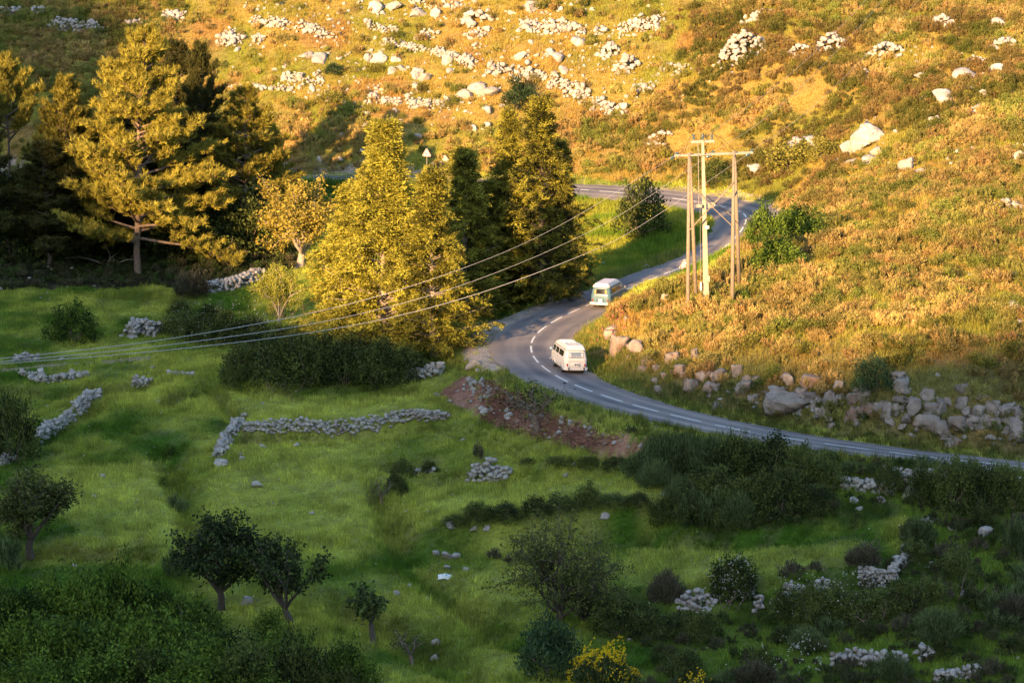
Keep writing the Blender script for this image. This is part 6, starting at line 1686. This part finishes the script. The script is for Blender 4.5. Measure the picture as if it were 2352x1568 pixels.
# ------------------------------------------------------------------ ground cover (nobody could count it): points with their own tint, drawn by geometry nodes
def scatter(name, label, srcs, X, Y, Z, S, T, tilt=.15, kind='stuff'):
    n = len(X)
    me = bpy.data.meshes.new(name); me.vertices.add(n)
    me.vertices.foreach_set('co', np.stack([X, Y, Z], -1).astype(np.float32).ravel())
    a = me.attributes.new('sz', 'FLOAT_VECTOR', 'POINT'); a.data.foreach_set('vector', np.asarray(S, np.float32).ravel())
    rot = np.stack([RNG.normal(size=n) * tilt, RNG.normal(size=n) * tilt, RNG.random(n) * 6.283], -1)
    a = me.attributes.new('rot', 'FLOAT_VECTOR', 'POINT'); a.data.foreach_set('vector', rot.astype(np.float32).ravel())
    c = np.ones((n, 4), np.float32); c[:, :3] = T
    a = me.attributes.new('tint', 'FLOAT_COLOR', 'POINT'); a.data.foreach_set('color', c.ravel())
    a = me.attributes.new('pick', 'INT', 'POINT'); a.data.foreach_set('value', RNG.integers(0, len(srcs), n).astype(np.int32))
    o = add(name, me); tag(o, label, None, None, kind)
    ng = bpy.data.node_groups.new(name, 'GeometryNodeTree')
    ng.interface.new_socket("Geometry", in_out='INPUT', socket_type='NodeSocketGeometry'); ng.interface.new_socket("Geometry", in_out='OUTPUT', socket_type='NodeSocketGeometry')
    gi = ng.nodes.new('NodeGroupInput'); go = ng.nodes.new('NodeGroupOutput'); ip = ng.nodes.new('GeometryNodeInstanceOnPoints')
    gj = ng.nodes.new('GeometryNodeJoinGeometry')
    for s_ in srcs:
        ob = bpy.data.objects.new(name + '_source', s_)
        oi = ng.nodes.new('GeometryNodeObjectInfo'); oi.inputs[0].default_value = ob; oi.inputs['As Instance'].default_value = False
        gi2 = ng.nodes.new('GeometryNodeGeometryToInstance'); ng.links.new(oi.outputs['Geometry'], gi2.inputs[0]); ng.links.new(gi2.outputs[0], gj.inputs[0])
    def att(nm, ty):
        q = ng.nodes.new('GeometryNodeInputNamedAttribute'); q.data_type = ty; q.inputs['Name'].default_value = nm; return q.outputs[0]
    ng.links.new(gi.outputs[0], ip.inputs['Points']); ng.links.new(gj.outputs[0], ip.inputs['Instance'])
    ip.inputs['Pick Instance'].default_value = True
    ng.links.new(att('pick', 'INT'), ip.inputs['Instance Index'])
    er = ng.nodes.new('FunctionNodeEulerToRotation'); ng.links.new(att('rot', 'FLOAT_VECTOR'), er.inputs[0]); ng.links.new(er.outputs[0], ip.inputs['Rotation'])
    ng.links.new(att('sz', 'FLOAT_VECTOR'), ip.inputs['Scale']); ng.links.new(ip.outputs[0], go.inputs[0])
    md = o.modifiers.new('scatter', 'NODES'); md.node_group = ng
    return o
def candidates(dens, x0=-88, x1=88, y0=128, y1=372, marg=420, seed=0):
    rg = np.random.default_rng(seed); st = 1 / math.sqrt(dens)
    X, Y = np.meshgrid(np.arange(x0, x1, st), np.arange(y0, y1, st)); X = X.ravel() + rg.uniform(-.5, .5, X.size) * st * 1.1; Y = Y.ravel() + rg.uniform(-.5, .5, Y.size) * st * 1.1
    Z = zter(X, Y); px, py = proj(X, Y, Z)
    k = (px > -marg) & (px < 2352 + marg) & (py > -420) & (py < 1568 + marg * .6)
    X, Y, Z = X[k], Y[k], Z[k]; zn = zones(X, Y, Z); rd, rs_ = rdist(X, Y); return X, Y, Z, zn, rd, rs_
L_GRASS = mat_leaf('grass_blades', (0.72, 0.72, 0.72), (1.45, 1.4, 1.25), .3, True)
L_SCRUB = mat_leaf('scrub_wands', (0.62, 0.62, 0.62), (1.4, 1.35, 1.3), .15, True)
TF = [mesh_np('grass_tuft', *(lambda r_: (r_[0], r_[1], L_GRASS, r_[2]))(tuft_mesh(700 + i, 26, .26, (.10, .26), .030, .45))) for i in range(4)]
TT = [mesh_np('tall_grass_tuft', *(lambda r_: (r_[0], r_[1], L_GRASS, r_[2]))(tuft_mesh(720 + i, 30, .28, (.25, .62), .028, .22))) for i in range(4)]
SB = [mesh_np('scrub_clump', *(lambda r_: (r_[0], r_[1], L_SCRUB, r_[2]))(broom_mesh(1.1, .75, 740 + i, 380, .05))) for i in range(5)]
SL_ = []
for i in range(3):
    (v, f, l), _ = bush_mesh(1.1, .7, 760 + i, 60, 12, (.07, .12), .2, stems=0); SL_.append(mesh_np('leafy_clump', v, f, L_SCRUB, l))
# meadow grass
X, Y, Z, zn, rd, rs_ = candidates(7.5, seed=1)
c = grass_col(X, Y, Z, zn); n1 = fbm(X / 4, Y / 4, 61, 4); rn = RNG.random(len(X))
ok = (rd > -.1 + .5 * rn) & ~zn['hill'] & (~zn['grav'] | (rn < .06)) & (~zn['dirt'] | (rn < .10)) & (~zn['forest'] | (rn < .35))
ty = np.interp(X, track[:, 0], track[:, 1]); ok &= ~((np.abs(Y - ty) < .5) & (X < track[-1, 0]))
s_ = (.6 + .9 * n1)[:, None] * RNG.uniform(.7, 1.3, (len(X), 1)) * np.ones((1, 3)); s_[:, 2] *= .75 + .8 * n1
scatter('meadow_grass', 'green grass of the shaded meadows', TF, X[ok], Y[ok], Z[ok], s_[ok], c[ok] * RNG.uniform(.8, 1.2, (ok.sum(), 1)))
# tall verge and field grass
X, Y, Z, zn, rd, rs_ = candidates(5.0, seed=2)
c = grass_col(X, Y, Z, zn); rn = RNG.random(len(X)); n2 = fbm(X / 3, Y / 3, 67, 4)
verge = (rd > .05) & (rd < 3.2) & ~zn['grav'] & ~zn['dirt'] & (rn < .9)
near = zn['hill'] & (zn['py'] > 690) & (rd >= 1) & (rn < .5)
ok = (verge & ~((rd < 1.8) & (Y > 268) & (rs_ < 0))) | (zn['farm'] & (rd > .3) & (rn < .8)) | near | (~zn['hill'] & ~zn['scrub'] & ~zn['forest'] & ~zn['dirt'] & ~zn['grav'] & (rd > 1) & (rn < .50 * smooth((n2 - .50) * 8) + .4 * bands(zn['px'], zn['py'] - 6) + .03)) | (zn['scrub'] & (n2 > .47) & (rd > .3) & (rn < .7)) | (zn['hill'] & (rd > 1) & (n2 > .48) & (rn < .55))
vg = mixc((0.10, 0.155, 0.03), (0.24, 0.24, 0.06), RNG.random(len(X)))
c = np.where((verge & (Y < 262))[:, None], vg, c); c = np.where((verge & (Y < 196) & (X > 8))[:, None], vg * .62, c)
s_ = RNG.uniform(.7, 1.35, (len(X), 1)) * np.ones((1, 3)); s_ = s_ * np.where((rd < 2.4) & (rs_ > 0) & (Y > 285) & (X < -2), 2.0, 1.0)[:, None]
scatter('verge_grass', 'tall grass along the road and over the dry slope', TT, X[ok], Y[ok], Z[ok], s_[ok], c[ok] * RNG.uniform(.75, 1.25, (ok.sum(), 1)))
# short dry grass of the hills
X, Y, Z, zn, rd, rs_ = candidates(4.0, seed=3)
c = grass_col(X, Y, Z, zn); rn = RNG.random(len(X))
ok = zn['hill'] & (rd > .4)
s_ = RNG.uniform(.8, 1.5, (len(X), 1)) * np.array([[1.2, 1.2, 1.1]])
scatter('dry_grass', 'dry golden grass between the rocks of the slopes', TF, X[ok], Y[ok], Z[ok], s_[ok], c[ok] * RNG.uniform(.8, 1.3, (ok.sum(), 1)))
# low scrub
X, Y, Z, zn, rd, rs_ = candidates(2.7, seed=4)
px, py = zn['px'], zn['py']
dn = np.zeros(len(X)) + .10
dn = np.where(inpoly(px, py, [(1540, -400), (3000, -400), (3000, 340), (1900, 330), (1760, 420), (1560, 400), (1320, 400), (1330, 270), (1480, 250), (1600, 200)]), .80, dn)
dn = np.where(inpoly(px, py, [(1740, 430), (2000, 330), (3000, 330), (3000, 800), (2100, 800), (1900, 760), (1700, 800), (1480, 800), (1420, 740), (1440, 680), (1600, 640), (1700, 600)]), .62, dn)
dn = np.where(inpoly(px, py, [(1500, 800), (2100, 800), (3000, 820), (3000, 1020), (1990, 950), (1540, 850)]), .30, dn)
dn = np.where(inpoly(px, py, [(-400, -400), (420, -400), (420, 150), (230, 300), (-400, 300)]), .8, dn)
dn = np.where(inpoly(px, py, [(600, 230), (800, 200), (1000, 300), (1340, 300), (1340, 400), (600, 400)]), .55, dn)
cl = fbm(X / 4.5, Y / 4.5, 83, 4)
dn = dn * smooth((cl - .30) * 5)
rn = RNG.random(len(X)); ok = zn['hill'] & (rd > 1.2) & (rn < dn)
sc_c = mixc((0.300, 0.220, 0.080), (0.165, 0.170, 0.040), smooth((fbm(X / 3, Y / 3, 88, 3) - .38) * 4)); sc_c = mixc(sc_c, (0.29, 0.175, 0.075), (RNG.random(len(X)) < .13) * .6)
pt_ = smooth((fbm(X / 7, Y / 9, 19, 4) - .40) * 5); up_ = inpoly(px, py, [(1500, -400), (3000, -400), (3000, 200), (2000, 330), (1900, 480), (1500, 400)])
sc_c = sc_c * (1.22 - (.36 + .30 * up_) * pt_)[..., None]
sw = RNG.uniform(.45, 1.30, (len(X), 1)) * np.array([[1, 1, 1.15]]) * (.75 + .6 * cl)[:, None]
h1 = RNG.random(len(X)) < .78
k1 = ok & h1; k2 = ok & ~h1
scatter('hill_scrub', 'dense brown and olive scrub covering the sunlit slopes', SB, X[k1], Y[k1], Z[k1], sw[k1], sc_c[k1] * RNG.uniform(.75, 1.25, (k1.sum(), 1)))
scatter('leafy_scrub', 'low leafy scrub among the brown scrub', SL_, X[k2], Y[k2], Z[k2], sw[k2], sc_c[k2] * np.array([.85, 1.0, .8]) * RNG.uniform(.7, 1.2, (k2.sum(), 1)))
# shade side scrub: lower right and under the pines
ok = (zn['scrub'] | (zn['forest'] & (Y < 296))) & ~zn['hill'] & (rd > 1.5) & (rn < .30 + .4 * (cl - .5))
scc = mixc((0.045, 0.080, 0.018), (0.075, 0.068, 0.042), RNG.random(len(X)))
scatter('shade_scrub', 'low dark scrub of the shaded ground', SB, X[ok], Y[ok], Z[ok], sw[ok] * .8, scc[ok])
# small stones
X, Y, Z, zn, rd, rs_ = candidates(1.6, seed=5)
px, py = zn['px'], zn['py']; rn = RNG.random(len(X)); cl = fbm(X / 3.5, Y / 3.5, 95, 4)
dn = np.full(len(X), .012)
dn = np.where(inpoly(px, py, [(560, 20), (640, -200), (1540, -200), (1520, 200), (1440, 270), (1240, 300), (700, 240)]), .85, dn)
dn = np.where(inpoly(px, py, [(2050, 40), (2500, 0), (2500, 520), (2200, 520), (1960, 340)]), .5, dn)
dn = np.where(inpoly(px, py, [(1560, 870), (2400, 930), (2400, 1035), (2050, 1005), (1650, 930)]), .9, dn)
dn = np.where(zn['dirt'], .45, dn); dn = np.where(zn['scrub'] & (px > 2050), .07, dn)
dn = dn * np.where(zn['dirt'], 1, smooth((cl - .40) * 5)); ok = (rn < dn) & (rd > .4)
s_ = (.14 + .46 * RNG.random(len(X)) ** 2)[:, None] * np.array([[1, .85, .62]])
scatter('small_stones', 'small loose stones strewn over the slopes', STONE, X[ok], Y[ok], Z[ok] + .04, s_[ok], np.ones((ok.sum(), 3)), .5)
X, Y, Z, zn, rd, rs_ = candidates(30, -2, 14, 184, 206, seed=6)
ok = zn['dirt'] & (rd > .5)
TW = mesh_np('twigs', *(lambda r_: (r_[0], r_[1], L_SCRUB, r_[2]))(tuft_mesh(780, 14, .3, (.10, .35), .03, 2.5)))
scatter('wood_chips', 'reddish brown twigs and chips covering the rubble slope', [TW], X[ok], Y[ok], Z[ok] + .03, np.ones((ok.sum(), 3)), mixc((0.14, 0.065, 0.05), (0.25, 0.14, 0.10), RNG.random(ok.sum())))
# meadow flowers
X, Y, Z, zn, rd, rs_ = candidates(.8, seed=7)
px, py = zn['px'], zn['py']; rn = RNG.random(len(X))
ok = ~zn['hill'] & ~zn['forest'] & (rd > 1) & (rn < .05 + .5 * inpoly(px, py, [(1300, 1080), (1560, 1080), (1560, 1150), (1250, 1150)]))
FL = mesh_np('daisy', *(lambda r_: (r_[0], r_[1], M_WFLO, r_[2]))(blades(np.zeros((4, 3)) + [0, 0, .3], unit(np.array([[1, 0, .5], [-1, 0, .5], [0, 1, .5], [0, -1, .5]])), .07, .06, False, 3)))
scatter('meadow_daisies', 'tiny white flowers dotted over the meadows', [FL], X[ok], Y[ok], Z[ok], np.ones((ok.sum(), 3)), np.ones((ok.sum(), 3)))
print('objects', len(bpy.data.objects))
